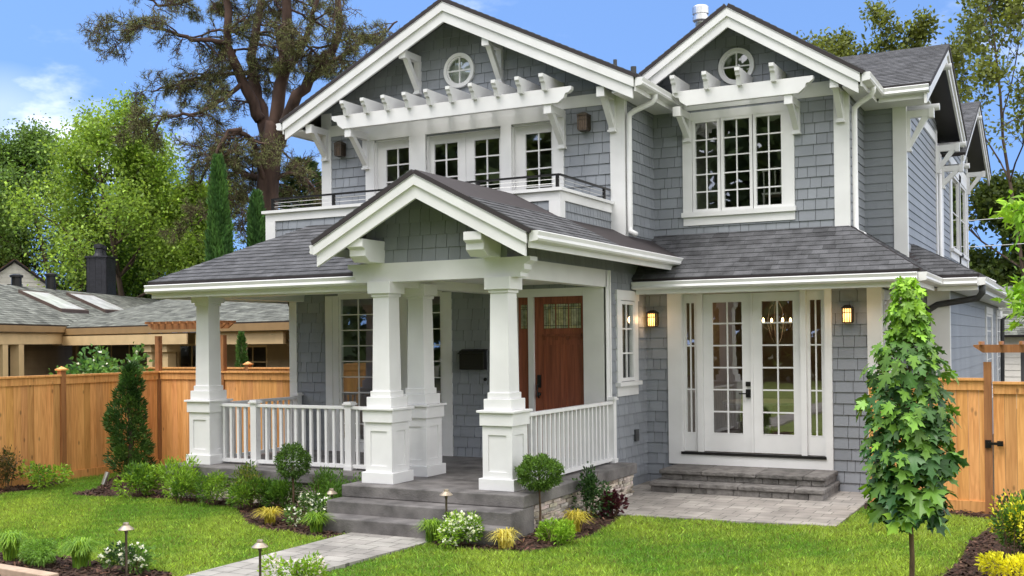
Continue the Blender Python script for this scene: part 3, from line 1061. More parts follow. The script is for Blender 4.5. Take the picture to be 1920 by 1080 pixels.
# stepped beam ends and the two corbels of the gable
def corbel(xc, w, y1, y0, zt):
    mb = MB()
    prof = [(y1, zt), (y0, zt), (y0, zt - 0.10), (y0 + 0.06, zt - 0.13), (y0 + 0.06, zt - 0.21), (y0 + 0.16, zt - 0.28), (y1, zt - 0.28)]
    mb.prism(prof, lambda a, b, o: (xc + o, a, b), -w / 2, w / 2)
    return mb.build('corbel', M['white'], H, bevel=0.006)
corbel(-1.845, 0.24, -3.9, -4.40, 3.07)
corbel(-0.17, 0.24, -3.9, -4.40, 3.07)
for s, x0 in ((1, 0.22), (-1, -2.16)):
    mb = MB()
    mb.prism([(x0, 2.79), (x0 + s * 0.13, 2.79), (x0 + s * 0.13, 2.74), (x0 + s * 0.05, 2.70), (x0 + s * 0.05, 2.64), (x0, 2.60)], lambda a, b, o: (a, -3.928 + o, b), 0, 0.196)
    mb.build('beam_end', M['white'], H)

# ---- columns
def column(x, y, top=2.56):
    c = (x, y)
    base = MB()
    base.cbox(c, 0.478, 0.0, 0.14)
    o = base.build('porch_column', M['white'], H, bevel=0.006)
    ped = MB()
    hw = 0.40 / 2
    ped.cbox(c, 0.37, 0.14, 0.77)
    for s in (-1, 1):                       # raised frames round the sunk panels
        for (ax, sg) in (('x', s), ('y', s)):
            def P(u, z, d, ax=ax, sg=sg):
                return (x + sg * (0.185 + d), y + u, z) if ax == 'x' else (x + u, y + sg * (0.185 + d), z)
            e = hw if ax == 'y' else hw - 0.0155
            ped.pbox(P, -e, -e + 0.075, 0.141, 0.769, 0, 0.0155)
            ped.pbox(P, e - 0.075, e, 0.141, 0.769, 0, 0.0155)
            ped.pbox(P, -e + 0.075, e - 0.075, 0.66, 0.769, 0, 0.0155)
            ped.pbox(P, -e + 0.075, e - 0.075, 0.141, 0.22, 0, 0.0155)
    ped.build('pedestal', M['white'], o)
    cap = MB()
    cap.cbox(c, 0.452, 0.77, 0.925)
    cap.cbox(c, 0.51, 0.9255, 0.955)
    cap.cbox(c, 0.375, 0.9555, 1.09)
    cap.cbox(c, 0.305, 1.0905, 1.165)
    cap.build('pedestal_cap', M['white'], o, bevel=0.005)
    sh = MB()
    hb, ht = 0.132, 0.110
    vs = [(x + a * k, y + b * k, z) for (k, z) in ((hb, 1.165), (ht + 0.008, 2.38)) for a, b in ((-1, -1), (1, -1), (1, 1), (-1, 1))]
    sh.add(vs, [(0, 1, 2, 3), (4, 5, 6, 7), (0, 1, 5, 4), (1, 2, 6, 5), (2, 3, 7, 6), (3, 0, 4, 7)])
    sh.build('shaft', M['white'], o)
    ct = MB()
    ct.cbox(c, 0.275, 2.365, 2.405)
    ct.cbox(c, 0.345, 2.4055, top)
    ct.build('capital', M['white'], o, bevel=0.005)
for (x, y) in ((-0.076, -3.81), (-1.78, -3.81), (-1.78, -2.994), (-5.554, -2.994)):
    column(x, y)

# ---- porch slab, steps, ledger stone
mb = MB()
mb.prism([(-6.0, -3.45), (-2.163, -3.45), (-2.163, -4.283), (0.41, -4.283), (0.41, -0.64), (0.0, -0.64), (0.0, -0.79), (-6.0, -0.79)], lambda x, y, o: (x, y, -o), 0.0, 0.15)
mb.build('porch_floor', M['concrete'], H, bevel=0.012)
mb = MB()
mb.box(-2.157, 0.405, -4.60, -4.0, -0.52, -0.151)
mb.build('porch_step', M['concrete'], H, bevel=0.014)
mb = MB()
mb.box(-2.12, 0.402, -4.913, -4.602, -0.52, -0.302)
mb.build('porch_step', M['concrete'], H, bevel=0.014)
def ledger(P, u0, u1, z0, z1):
    mb = MB()
    z = z0
    while z < z1 - 0.005:
        hgt = min(rnd.choice((0.028, 0.035, 0.045, 0.06)), z1 - z)
        u = u0
        while u < u1 - 0.01:
            w = min(rnd.uniform(0.06, 0.30), u1 - u)
            if u1 - u - w < 0.05:
                w = u1 - u
            d = rnd.uniform(0.0, 0.045)
            t = rnd.choice((1.25, 1.0, 0.8, 0.6, 1.1, 1.35))
            tone = (t * rnd.uniform(0.95, 1.05), t * rnd.uniform(0.95, 1.03), t * rnd.uniform(0.9, 1.06))
            mb.pbox(P, u + 0.003, u + w - 0.003, z + 0.003, z + hgt - 0.002, -0.05, d, tone)
            u += w
        z += hgt
    mb.pbox(P, u0, u1, z0, z1, -0.09, -0.03, 0.25)
    return mb.build('stone_base', M['stone'], H, bevel=0.004)
ledger(PR(0.33), -4.0, -0.66, -0.52, -0.151)
ledger(PF(-3.37), -5.98, -2.16, -0.52, -0.151)
ledger(PLX(-5.93), -3.4, -0.8, -0.52, -0.151)

# ---- white porch railings
def railing(p0, p1, n, posts=(), zt=0.895):
    p0, p1 = Vector((p0[0], p0[1], 0)), Vector((p1[0], p1[1], 0))
    tr = MB()
    tr.bar(p0 + Vector((0, 0, zt - 0.022)), p1 + Vector((0, 0, zt - 0.022)), 0.085, 0.044)
    o = tr.build('railing', M['white'], H, bevel=0.005)
    br = MB()
    br.bar(p0 + Vector((0, 0, 0.055)), p1 + Vector((0, 0, 0.055)), 0.06, 0.05)
    br.build('bottom_rail', M['white'], o)
    d = (p1 - p0).normalized()
    me = None
    for i in range(n):
        c = p0 + (p1 - p0) * ((i + 0.5) / n)
        if any(abs((c - p0).dot(d) - s) < 0.09 for s in posts):
            continue
        if me is None:
            b = MB()
            b.box(-0.02, 0.02, -0.02, 0.02, 0.081, zt - 0.045)
            bo = b.build('baluster', M['white'])
            me = bo.data
        else:
            bo = bpy.data.objects.new('baluster', me)
            COL.objects.link(bo)
        bo.parent = o
        bo.location = (c.x, c.y, 0)
    for s in posts:
        c = p0 + d * s
        p = MB()
        p.cbox(c, 0.105, 0.0, 0.91)
        p.cbox(c, 0.135, 0.0005, 0.06)
        p.cbox(c, 0.155, 0.9105, 0.935)
        p.cbox(c, 0.125, 0.9355, 0.955)
        p.build('rail_post', M['white'], o)
    return o
railing((-5.35, -2.95), (-1.98, -2.95), 25, (0.66, 2.36))
railing((-5.55, -2.80), (-5.55, -0.84), 14, (1.90,))
railing((0.06, -3.60), (0.06, -0.735), 21, (2.865,))

# ---- knee brackets
def knee(P, u, zf, zt, reach, w=0.10, foot=0.09):
    mb = MB()
    mb.pbox(P, u - w / 2, u + w / 2, zf, zt, 0.0, 0.085)
    mb.pbox(P, u - w / 2 + 0.001, u + w / 2 - 0.001, zt - 0.11, zt, 0.0851, reach)
    mb.pbox(P, u - w / 2 - 0.012, u + w / 2 + 0.012, zt - 0.135, zt + 0.012, reach, reach + 0.075)
    mb.pbox(P, u - w / 2 - 0.012, u + w / 2 + 0.012, zf - 0.03, zf, 0.0, 0.10)
    a, b = zf + 0.03, zt - 0.10
    q = lambda o, z, d: P(u + d, z, o)
    ww = w / 2 - 0.008
    prof = [(0.085, a), (0.085, a + 0.125), (reach - 0.10, b), (reach + 0.01, b)]
    mb.prism(prof, q, -ww, ww)
    return mb.build('bracket', M['white'], H)
for u, zf, zt in ((-3.64, 5.95, 6.56), (-2.09, 5.95, 6.56)):
    knee(P1, u, zf, zt, 0.45)
knee(P1, -5.56, 5.00, 5.52, 0.44)
knee(P1, -0.155, 4.98, 5.54, 0.44)
knee(P1, -4.70, 4.78, 5.365, 0.50)
knee(P1, -1.0, 4.80, 5.365, 0.50)
knee(P2, 0.60, 4.96, 5.39, 0.50)
knee(P2, 2.33, 4.92, 5.39, 0.50)
knee(P2, 2.985, 5.03, 5.57, 0.44)
for y, zf, zt in ((2.78, 4.75, 5.36), (6.93, 4.95, 5.45), (7.7, 4.75, 5.16), (13.5, 5.3, 5.8)):
    knee(PX37, y, zf, zt, 0.36)
for (y, z) in ((2.95, 5.42), (4.95, 6.50), (8.3, 5.22), (11.75, 6.80), (7.6, 5.55)):
    mb = MB()
    mb.tube([(3.7, y, z), (4.20, y, z)], 0.055, 12)
    mb.build('lookout', M['white'], H, smooth=False)

# ---- pergolas over the upstairs openings
def pergola(P, Y, xl, xr, zb, zt, xs, wall_y, ztop, P_wall):
    mb = MB()
    e = 0.19
    prof = [(xl, zt), (xr, zt), (xr, zt - 0.05), (xr - 0.05, zt - 0.09), (xr - 0.10, zt - 0.10), (xr - 0.12, zt - 0.16), (xr - e, zb + 0.02), (xr - e - 0.03, zb),
            (xl + e + 0.03, zb), (xl + e, zb + 0.02), (xl + 0.12, zt - 0.16), (xl + 0.10, zt - 0.10), (xl + 0.05, zt - 0.09), (xl, zt - 0.05)]
    mb.prism(prof, P, 0.0, -0.09)
    o = mb.build('pergola_beam', M['white'], H)
    for x in xs:
        r = MB()
        h = ztop - zt + 0.03
        pr = [(wall_y, ztop - h), (wall_y, ztop), (Y - 0.17, ztop), (Y - 0.17, ztop - 0.05), (Y - 0.14, ztop - 0.075), (Y - 0.13, ztop - 0.11), (Y - 0.09, ztop - 0.13), (Y - 0.06, ztop - h)]
        r.prism(pr, lambda a, b, q: (x + q, a, b), -0.036, 0.036)
        r.build('pergola_rafter', M['white'], o)
    return o
pergola(PF(-0.60), -0.60, -5.005, -0.591, 5.368, 5.596, [-4.68 + 0.4075 * i for i in range(10)], 0.0, 5.80, P1)
pergola(PF(0.711), 0.711, 0.545, 2.70, 5.394, 5.628, [0.60, 1.105, 1.615, 2.13], 1.311, 5.85, P2)

# ---- upstairs balcony doors and windows
board(P1, -4.72, -0.985, 5.24, 5.389, 0.05, name='head_casing')
board(P1, -4.72, -4.545, 3.3, 5.239, 0.04, name='casing')
board(P1, -3.825, -3.505, 3.3, 5.239, 0.05, name='casing')
board(P1, -2.085, -1.895, 3.3, 5.239, 0.05, name='casing')
board(P1, -1.17, -0.985, 3.3, 5.239, 0.04, name='casing')
mb = MB()
for a, b in ((-4.545, -3.825), (-3.505, -2.085), (-1.895, -1.17)):
    for x in (a, b - 0.02):
        mb.box(x, x + 0.02, 0.0, 0.12, 3.3, 5.24)
    mb.box(a, b, 0.0, 0.12, 5.21, 5.24)
mb.build('reveal', M['white'], H)
def leaf(P, a, b, z0, z1, g0, g1, gz0, gz1, cols, rows, name, o=-0.06, parent=H, mat='white'):
    """A door leaf or fixed sash from a to b with glass from g0 to g1."""
    mb = MB()
    mb.pbox(P, a, g0, z0, z1, o - 0.045, o)
    mb.pbox(P, g1, b, z0, z1, o - 0.045, o)
    mb.pbox(P, g0, g1, gz1, z1, o - 0.045, o)
    mb.pbox(P, g0, g1, z0, gz0, o - 0.045, o)
    q = 0.012
    for (u0, u1, w0, w1) in ((g0, g1, gz1 - q, gz1), (g0, g1, gz0, gz0 + q), (g0, g0 + q, gz0 + q, gz1 - q), (g1 - q, g1, gz0 + q, gz1 - q)):
        mb.pbox(P, u0, u1, w0, w1, o - 0.03, o + 0.004)
    for i in range(1, cols):
        u = g0 + (g1 - g0) * i / cols
        mb.pbox(P, u - 0.011, u + 0.011, gz0 + q, gz1 - q, o - 0.028, o - 0.006)
    for i in range(1, rows):
        z = gz0 + (gz1 - gz0) * i / rows
        mb.pbox(P, g0 + q, g1 - q, z - 0.011, z + 0.011, o - 0.0285, o - 0.0065)
    w = mb.build(name, M[mat], parent)
    g = MB()
    g.add([P(g0, gz0, o - 0.02), P(g1, gz0, o - 0.02), P(g1, gz1, o - 0.02), P(g0, gz1, o - 0.02)], [(0, 1, 2, 3)])
    g.build('pane', M['glass'], w)
    return w
leaf(P1, -4.525, -3.845, 3.35, 5.209, -4.362, -3.876, 3.66, 5.085, 2, 5, 'window', -0.05)
leaf(P1, -3.484, -2.80, 3.35, 5.209, -3.412, -2.939, 3.66, 5.09, 2, 5, 'balcony_door', -0.07)
leaf(P1, -2.795, -2.106, 3.35, 5.209, -2.646, -2.161, 3.66, 5.085, 2, 5, 'balcony_door', -0.072)
leaf(P1, -1.875, -1.19, 3.35, 5.209, -1.698, -1.218, 3.66, 5.09, 2, 5, 'window', -0.05)
room(-4.7, -1.0, 0.14, 4.2, 3.3, 5.6, H)
def round_window(P, u, z, r):
    mb = MB()
    n = 40
    def ring(r0, r1, o0, o1):
        vs = []
        for k in range(n):
            a = 2 * math.pi * k / n
            c, s = math.cos(a), math.sin(a)
            vs += [P(u + r0 * c, z + r0 * s, o0), P(u + r1 * c, z + r1 * s, o0), P(u + r1 * c, z + r1 * s, o1), P(u + r0 * c, z + r0 * s, o1)]
        fs = []
        for k in range(n):
            i, j = 4 * k, 4 * ((k + 1) % n)
            for a in range(4):
                b = (a + 1) % 4
                fs.append((i + a, i + b, j + b, j + a))
        mb.add(vs, fs)
    ring(r - 0.055, r, -0.01, 0.06)
    ring(r - 0.075, r - 0.054, -0.02, 0.035)
    mb.pbox(P, u - 0.011, u + 0.011, z - r + 0.06, z + r - 0.06, 0.012, 0.030)
    mb.pbox(P, u - r + 0.06, u + r - 0.06, z - 0.011, z + 0.011, 0.012, 0.0295)
    w = mb.build('round_window', M['white'], H)
    g = MB()
    g.add([P(u + (r - 0.06) * math.cos(2 * math.pi * k / n), z + (r - 0.06) * math.sin(2 * math.pi * k / n), 0.015) for k in range(n)], [tuple(range(n))])
    g.build('pane', M['glass'], w)
    return w
round_window(P1, -2.845, 6.226, 0.285)
round_window(P2, 1.405, 6.045, 0.285)
mb = MB()
mb.box(-3.2, -2.5, 0.10, 0.12, 5.9, 6.6)
mb.build('blind', M['white'], H)
room(1.0, 1.8, 1.35, 2.6, 5.75, 6.4, H)

# ---- big window of the right wing
board(P2, 0.512, 0.668, 3.80, 5.393, 0.045, name='casing')
board(P2, 2.135, 2.285, 3.80, 5.393, 0.045, name='casing')
board(P2, 0.668, 2.135, 5.265, 5.393, 0.045, name='head_casing')
mb = MB()
mb.pbox(P2, 0.49, 2.305, 3.725, 3.80, 0.0, 0.075)
mb.pbox(P2, 0.512, 2.285, 3.594, 3.724, 0.0, 0.035)
mb.build('sill', M['white'], H)
for g0, g1 in ((0.722, 1.082), (1.185, 1.595), (1.70, 2.088)):
    window(P2, g0, g1, 3.845, 5.222, 2, 5, H, 0.046, 0.028, mw=0.02)
room(0.6, 2.2, 1.40, 5.0, 3.6, 5.5, H)
# chair by the window
ch = thing('chair', 'dark slat back chair standing inside the upper right wing window', 'chair', (1.9, 1.85, 3.62))
c1 = MB()
for xx in (-0.19, 0.19):
    for yy in (-0.18, 0.18):
        c1.tube([(1.9 + xx, 1.85 + yy, 3.62), (1.9 + xx, 1.85 + yy, 4.05)], 0.017, 6)
c1.build('leg', M['curtain'], ch)
c2 = MB()
c2.box(1.68, 2.12, 1.65, 2.06, 4.05, 4.08)
c2.build('seat', M['curtain'], ch)
c3 = MB()
for i in range(5):
    c3.tube([(1.72 + 0.09 * i, 1.66, 4.08), (1.72 + 0.09 * i, 1.64, 4.42)], 0.012, 6)
c3.tube([(1.70, 1.64, 4.42), (1.9, 1.62, 4.46), (2.10, 1.64, 4.42)], 0.02, 6)
c3.build('backrest', M['curtain'], ch)

# ---- side windows
def framed(P, u0, u1, z0, z1, cols, rows, cw=0.11, head=True, parts=1):
    board(P, u0 - cw, u0, z0 - 0.04, z1 + 0.02, 0.035, name='casing')
    board(P, u1, u1 + cw, z0 - 0.04, z1 + 0.02, 0.035, name='casing')
    board(P, u0 - cw - 0.03, u1 + cw + 0.03, z1 + 0.0205, z1 + 0.17, 0.045, name='head_casing')
    mb = MB()
    mb.pbox(P, u0 - cw - 0.03, u1 + cw + 0.03, z0 - 0.10, z0 - 0.0405, 0.0, 0.085)
    mb.pbox(P, u0 - cw, u1 + cw, z0 - 0.25, z0 - 0.1005, 0.0, 0.03)
    mb.build('sill', M['white'], H)
    return window(P, u0 + 0.05, u1 - 0.05, z0 + 0.02, z1 - 0.04, cols, rows, H, 0.05, 0.02)
framed(PX0, -0.255, 0.30, 1.19, 2.36, 2, 3, 0.15)
room(-1.2, -0.02, -0.5, 0.6, 0.6, 2.7, H, openx=True)
framed(PX37, 9.75, 11.25, 3.70, 5.30, 1, 2, 0.35)
framed(PX37, 11.42, 12.9, 3.70, 5.30, 1, 2, 0.2)
room(1.7, 3.66, 9.5, 13.2, 3.4, 5.4, H, openx=True)
framed(PR(3.57), 1.05, 1.55, 0.35, 2.3, 2, 5, 0.07)
framed(PR(3.57), 1.70, 2.2, 0.35, 2.3, 2, 5, 0.07)
for y in (10.5, 14.0):
    framed(PR(4.30), y, y + 1.6, 0.6, 2.25, 1, 5, 0.2)
room(4.2, 4.28, 10.2, 15, 0.4, 2.4, H, openx=True)

# ---- french doors
board(P3, 0.374, 0.60, -0.159, 2.56, 0.045, name='casing')
board(P3, 2.795, 2.894, -0.159, 2.56, 0.045, name='casing')
board(P3, 0.60, 2.795, 2.485, 2.56, 0.045, name='head_casing')
board(P3, 0.60, 2.795, -0.159, -0.005, 0.045, name='door_kick_board')
mb = MB()
mb.pbox(P3, 0.58, 2.80, -0.0049, 0.035, -0.05, 0.065)
mb.build('threshold', M['black'], H)
for a, b, q in ((0.84, 0.928, 0.018), (2.431, 2.515, 0.018), (0.6005, 0.615, 0.03), (2.78, 2.7945, 0.03)):
    board(P3, a, b, 0.036, 2.4845, q, -0.08, name='mullion')
leaf(P3, 0.616, 0.8395, 0.04, 2.484, 0.645, 0.800, 0.32, 2.357, 2, 3, 'sidelight', -0.03)
leaf(P3, 2.5155, 2.7795, 0.04, 2.484, 2.555, 2.742, 0.32, 2.357, 2, 3, 'sidelight', -0.03)
dl = leaf(P3, 0.931, 1.680, 0.045, 2.478, 1.065, 1.551, 0.32, 2.357, 2, 6, 'french_door', -0.035)
dr = leaf(P3, 1.690, 2.428, 0.045, 2.478, 1.832, 2.326, 0.32, 2.357, 2, 6, 'french_door', -0.037)
mb = MB()
mb.pbox(P3, 1.672, 1.706, 0.045, 2.478, -0.034, -0.015)
mb.build('astragal', M['white'], dl)
mb = MB()
mb.pbox(P3, 1.595, 1.665, 1.055, 1.125, -0.034, -0.005)
mb.pbox(P3, 1.595, 1.665, 0.885, 1.01, -0.034, -0.005)
mb.pbox(P3, 1.50, 1.63, 0.935, 0.955, 0.02, 0.04)
mb.pbox(P3, 1.615, 1.635, 0.93, 0.96, -0.005, 0.02)
mb.build('handle', M['black'], dl)
room(0.35, 3.35, 0.98, 5.4, -0.02, 2.9, H, wall='room_warm')
cl = thing('chandelier', 'dark wire chandelier with lit candle bulbs seen through the right french door', 'chandelier', (1.47, 3.4, 2.05))
mb = MB()
cx_, cy_ = 1.47, 3.4
mb.tube([(cx_, cy_, 2.88), (cx_, cy_, 2.45)], 0.008, 6)
for k in range(6):
    a = k * math.pi / 3
    pts = [(cx_ + math.cos(a) * r, cy_ + math.sin(a) * r, z) for r, z in ((0.02, 2.45), (0.13, 2.30), (0.17, 2.05), (0.10, 1.78), (0.02, 1.66))]
    mb.tube(pts, 0.007, 5)
    arm = [(cx_ + math.cos(a) * r, cy_ + math.sin(a) * r, z) for r, z in ((0.15, 2.0), (0.24, 1.93), (0.33, 1.98), (0.33, 2.05))]
    mb.tube(arm, 0.007, 5)
mb.build('frame', M['bronze'], cl)
for k in range(6):
    a = k * math.pi / 3
    b = MB()
    b.lathe((cx_ + math.cos(a) * 0.33, cy_ + math.sin(a) * 0.33, 2.06), [(0.010, 0), (0.020, 0.02), (0.018, 0.045), (0.004, 0.075)], 8)
    b.build('bulb', M['bulb'], cl, smooth=True)
pl = bpy.data.lights.new('chandelier_light', 'POINT')
pl.energy = 7
pl.color = (1.0, 0.72, 0.45)
pl.shadow_soft_size = 0.25
plo = bpy.data.objects.new('chandelier_light', pl)
COL.objects.link(plo)
plo.location = (cx_, cy_, 2.02)
# dining table inside
dt = thing('dining_table', 'pale round pedestal table just inside the right french door', 'table', (1.3, 3.3, -0.02))
mb = MB()
mb.lathe((1.3, 3.3, 0.66), [(0.75, 0), (0.76, 0.02), (0.75, 0.04)], 28)
mb.build('table_top', M['curtain'], dt)
mb = MB()
mb.lathe((1.3, 3.3, -0.018), [(0.32, 0), (0.26, 0.05), (0.07, 0.12), (0.06, 0.5), (0.12, 0.676)], 16)
mb.build('pedestal', M['curtain'], dt)

# ---- front door
door = MB()
PD = PF(-0.74)
door.pbox(PD, -1.164, -0.30, 0.045, 2.44, -0.05, 0.0)
door.pbox(PD, -1.164, -1.02, 0.045, 2.44, 0.0005, 0.012, 0.95)
door.pbox(PD, -0.40, -0.30, 0.045, 2.44, 0.0005, 0.012, 1.05)
door.pbox(PD, -1.02, -0.40, 2.34, 2.44, 0.0005, 0.0115, 0.9)
door.pbox(PD, -1.02, -0.40, 1.72, 1.955, 0.0005, 0.0115, 1.0)
door.pbox(PD, -1.02, -0.40, 0.045, 0.25, 0.0005, 0.0115, 1.0)
door.pbox(PD, -0.74, -0.66, 0.25, 1.72, 0.0005, 0.0115, 1.1)
door.pbox(PD, -1.03, -0.39, 1.845, 1.88, 0.012, 0.035, 0.8)
for i in range(4):
    x = -0.995 + 0.19 * i
    door.pbox(PD, x - 0.02, x + 0.02, 1.79, 1.845, 0.012, 0.03, 0.7)
fd = door.build('front_door', M['door_wood'], H)
def leaded(P, u0, u1, z0, z1, parent):
    g = MB()
    cutz = (0, 0.12, 0.80, 0.88, 1)
    for i in range(5):
        for j in range(4):
            a, b = u0 + (u1 - u0) * i / 5, u0 + (u1 - u0) * (i + 1) / 5
            c, d = z0 + (z1 - z0) * cutz[j], z0 + (z1 - z0) * cutz[j + 1]
            t = rnd.choice(((0.95, 0.95, 0.9), (1.15, 1.1, 0.8), (0.8, 0.9, 0.75), (1.1, 1.1, 1.0), (1.05, 0.95, 0.65)))
            g.pbox(P, a + 0.003, b - 0.003, c + 0.003, d - 0.003, 0.0, 0.006, t)
    g.pbox(P, u0, u1, z0, z1, -0.002, 0.002, 0.05)
    g.build('leaded_pane', M['lead_glass'], parent)
for x0, x1 in ((-1.015, -0.825), (-0.81, -0.615), (-0.60, -0.405)):
    leaded(PD, x0, x1, 1.965, 2.33, fd)
hd = MB()
hd.pbox(PD, -1.125, -1.065, 1.08, 1.27, 0.013, 0.03)
hd.tube([(-1.095, -0.78, 1.14), (-1.095, -0.83, 1.12), (-1.095, -0.83, 0.96), (-1.095, -0.78, 0.93)], 0.012, 8)
hd.lathe((-1.095, -0.775, 0.95), [(0.01, 0), (0.03, 0.015), (0.03, 0.05), (0.01, 0.06)], 12)
hd.build('handle', M['black'], fd)
sl = MB()
sl.pbox(PD, -1.443, -1.255, 0.045, 2.44, -0.05, 0.001)
so = sl.build('door_sidelight', M['door_wood'], H)
leaded(PF(-0.742), -1.40, -1.29, 1.965, 2.33, so)
mb = MB()
mb.pbox(PA, -1.254, -1.166, 0.0, 2.44, -0.08, 0.0)
mb.pbox(PA, -1.56, -1.444, 0.0, 2.44, -0.08, 0.03)
mb.pbox(PA, -1.56, -0.336, 2.4405, 2.56, -0.08, 0.031)
mb.build('door_casing', M['white'], H)
mb = MB()
mb.pbox(PA, -1.44, -0.30, 0.002, 0.044, -0.08, 0.03)
mb.build('threshold', M['black'], H)

# ---- tall porch window group left of the door
board(PA, -5.004, -4.862, 0.0, 2.56, 0.035, name='casing')
board(PA, -4.862, -4.745, 0.0, 2.56, 0.025, name='casing')
board(PA, -2.75, -2.575, 0.0, 2.56, 0.035, name='casing')
board(PA, -4.745, -2.75, 2.54, 2.62, 0.03, name='head_casing')
board(PA, -4.745, -2.75, 0.0, 0.15, 0.03, name='sill')
for a, b in ((-4.705, -4.03), (-3.93, -3.57), (-3.47, -3.42), (-3.35, -2.79)):
    if b - a > 0.2:
        window(PA, a, b, 0.20, 2.50, 2 if b - a < 0.5 else 2, 9, H, 0.045, 0.0, mw=0.018)
board(PA, -3.52, -3.40, 0.15, 2.54, 0.02, name='mullion')
room(-5.4, -1.6, -0.66, 4.5, -0.02, 2.8, H)
# things on the porch wall
mbx = thing('mailbox', 'black flat letterbox fixed to the shingles beside the front door', 'mailbox', (-2.17, -0.83, 1.35))
mb = MB()
mb.box(-2.385, -1.955, -0.93, -0.818, 1.35, 1.645)
mb.build('body', M['black'], mbx, bevel=0.01)
mb = MB()
mb.add([(-2.40, -0.95, 1.60), (-1.94, -0.95, 1.60), (-1.94, -0.815, 1.665), (-2.40, -0.815, 1.665), (-2.40, -0.95, 1.59), (-1.94, -0.95, 1.59), (-1.94, -0.815, 1.655), (-2.40, -0.815, 1.655)],
       [(0, 1, 2, 3), (4, 5, 6, 7), (0, 1, 5, 4), (1, 2, 6, 5), (2, 3, 7, 6), (3, 0, 4, 7)])
mb.build('lid', M['black'], mbx)
db = MB()
db.lathe((0, 0, 0), [(0.028, 0), (0.028, 0.012), (0.014, 0.014), (0.012, 0.02)], 14)
dbo = db.build('doorbell', M['black'])
dbo.rotation_euler = (R(90), 0, 0)
dbo.location = (-1.985, -0.818, 1.20)
tag(dbo, 'small round black doorbell below and right of the letterbox', 'doorbell')
vb = MB()
vb.pbox(PX0, 0.27, 0.40, 0.22, 0.40, 0.014, 0.05)
vb.build('outlet_cover', M['darkpipe'], H)

# ---- downspouts
def downspout(pts, name='downspout', mat='white', r=0.042):
    mb = MB()
    mb.tube(pts, r, 10)
    return mb.build(name, M[mat], H, smooth=True)
downspout([(0.48, 0.10, 5.50), (0.48, 0.10, 5.42), (0.44, 0.09, 5.36), (0.16, 0.04, 5.25), (0.09, 0.03, 5.20), (0.085, 0.03, 5.10), (0.085, 0.03, 3.50), (0.09, 0.02, 3.43), (0.20, -0.02, 3.37)])
downspout([(3.46, 1.25, 5.50), (3.46, 1.25, 5.42), (3.42, 1.28, 5.36), (3.24, 1.36, 5.28), (3.17, 1.38, 5.22), (3.165, 1.38, 5.1), (3.165, 1.38, 3.42), (3.19, 1.36, 3.36), (3.30, 1.34, 3.30)])
downspout([(3.745, 7.15, 5.3), (3.745, 7.15, 3.35), (3.78, 7.1, 3.28), (4.72, 7.0, 2.78)])
downspout([(3.95, 1.2, 2.50), (3.93, 1.15, 2.42), (3.68, 1.02, 2.28), (3.66, 1.0, 2.2), (3.66, 1.0, -0.45)])
downspout([(4.82, 2.4, 2.56), (4.82, 2.42, 2.44), (4.75, 2.5, 2.36), (4.15, 2.72, 2.28), (4.02, 2.70, 2.2), (4.0, 2.70, 2.1), (4.0, 2.70, -0.45)], mat='darkpipe', r=0.05)
downspout([(4.80, 15, 2.5), (4.75, 14.9, 2.35), (4.40, 14.8, 2.2), (4.37, 14.8, -0.4)], mat='darkpipe', r=0.05)
downspout([(-5.95, -0.6, 2.62), (-5.95, -0.55, 2.45), (-5.85, -0.5, 2.38), (-5.80, -0.4, 2.3), (-5.80, -0.4, -0.4)], mat='darkpipe', r=0.05)

# ---- roof vents
vt = thing('roof_vent', 'round galvanised vent cap standing behind the right gable peak', 'vent', (0.03, 3.85, 6.0))
mb = MB()
mb.lathe((0.03, 3.85, 5.6), [(0.10, 0), (0.10, 1.98), (0.11, 2.0)], 18)
mb.build('flue', M['steel'], vt, smooth=True)
mb = MB()
mb.lathe((0.03, 3.85, 7.60), [(0.125, 0), (0.145, 0.02), (0.145, 0.09), (0.125, 0.10), (0.125, 0.13), (0.148, 0.14), (0.148, 0.26), (0.13, 0.285), (0.02, 0.29)], 24)
mb.build('cap', M['steel'], vt, smooth=False)
for (x, y, z, hh, lb) in ((-0.25, 0.33, 5.85, 0.30, 'thin dark vent pipe nearer the main gable peak, in the roof valley'), (0.0, 0.47, 5.72, 0.32, 'shorter thicker vent pipe where the two gable roofs meet')):
    mb = MB()
    mb.lathe((x, y, z), [(0.045 if x == 0 else 0.03, 0), (0.045 if x == 0 else 0.03, hh), (0.02, hh + 0.001)], 12)
    tag(mb.build('vent_pipe', M['darkpipe']), lb, 'vent pipe')

# ---- stone steps below the french doors
st = thing('stone_steps', 'two tumbled grey block steps below the french doors', 'steps', (1.7, 0.4, -0.46))
def block_row(y0, y1, z0, z1, x0, x1, wmin, wmax, lip=0.0):
    mb = MB()
    x = x0
    while x < x1 - 0.01:
        w = rnd.uniform(wmin, wmax)
        if x1 - x - w < wmin * 0.6:
            w = x1 - x
        mb.box(x + 0.003, x + w - 0.003, y0 - lip + rnd.uniform(-0.008, 0.008), y1, z0, z1, rnd.uniform(0.75, 1.25))
        x += w
    return mb
block_row(-0.23, 0.88, -0.475, -0.375, 0.46, 2.955, 0.18, 0.42).build('riser', M['step_stone'], st, bevel=0.01)
block_row(-0.26, 0.88, -0.374, -0.310, 0.435, 2.98, 0.5, 0.95).build('tread', M['step_stone'], st, bevel=0.014)
block_row(0.06, 0.88, -0.309, -0.226, 0.52, 2.93, 0.18, 0.42).build('riser', M['step_stone'], st, bevel=0.01)
block_row(0.03, 0.88, -0.225, -0.162, 0.495, 2.955, 0.5, 0.95).build('tread', M['step_stone'], st, bevel=0.014)

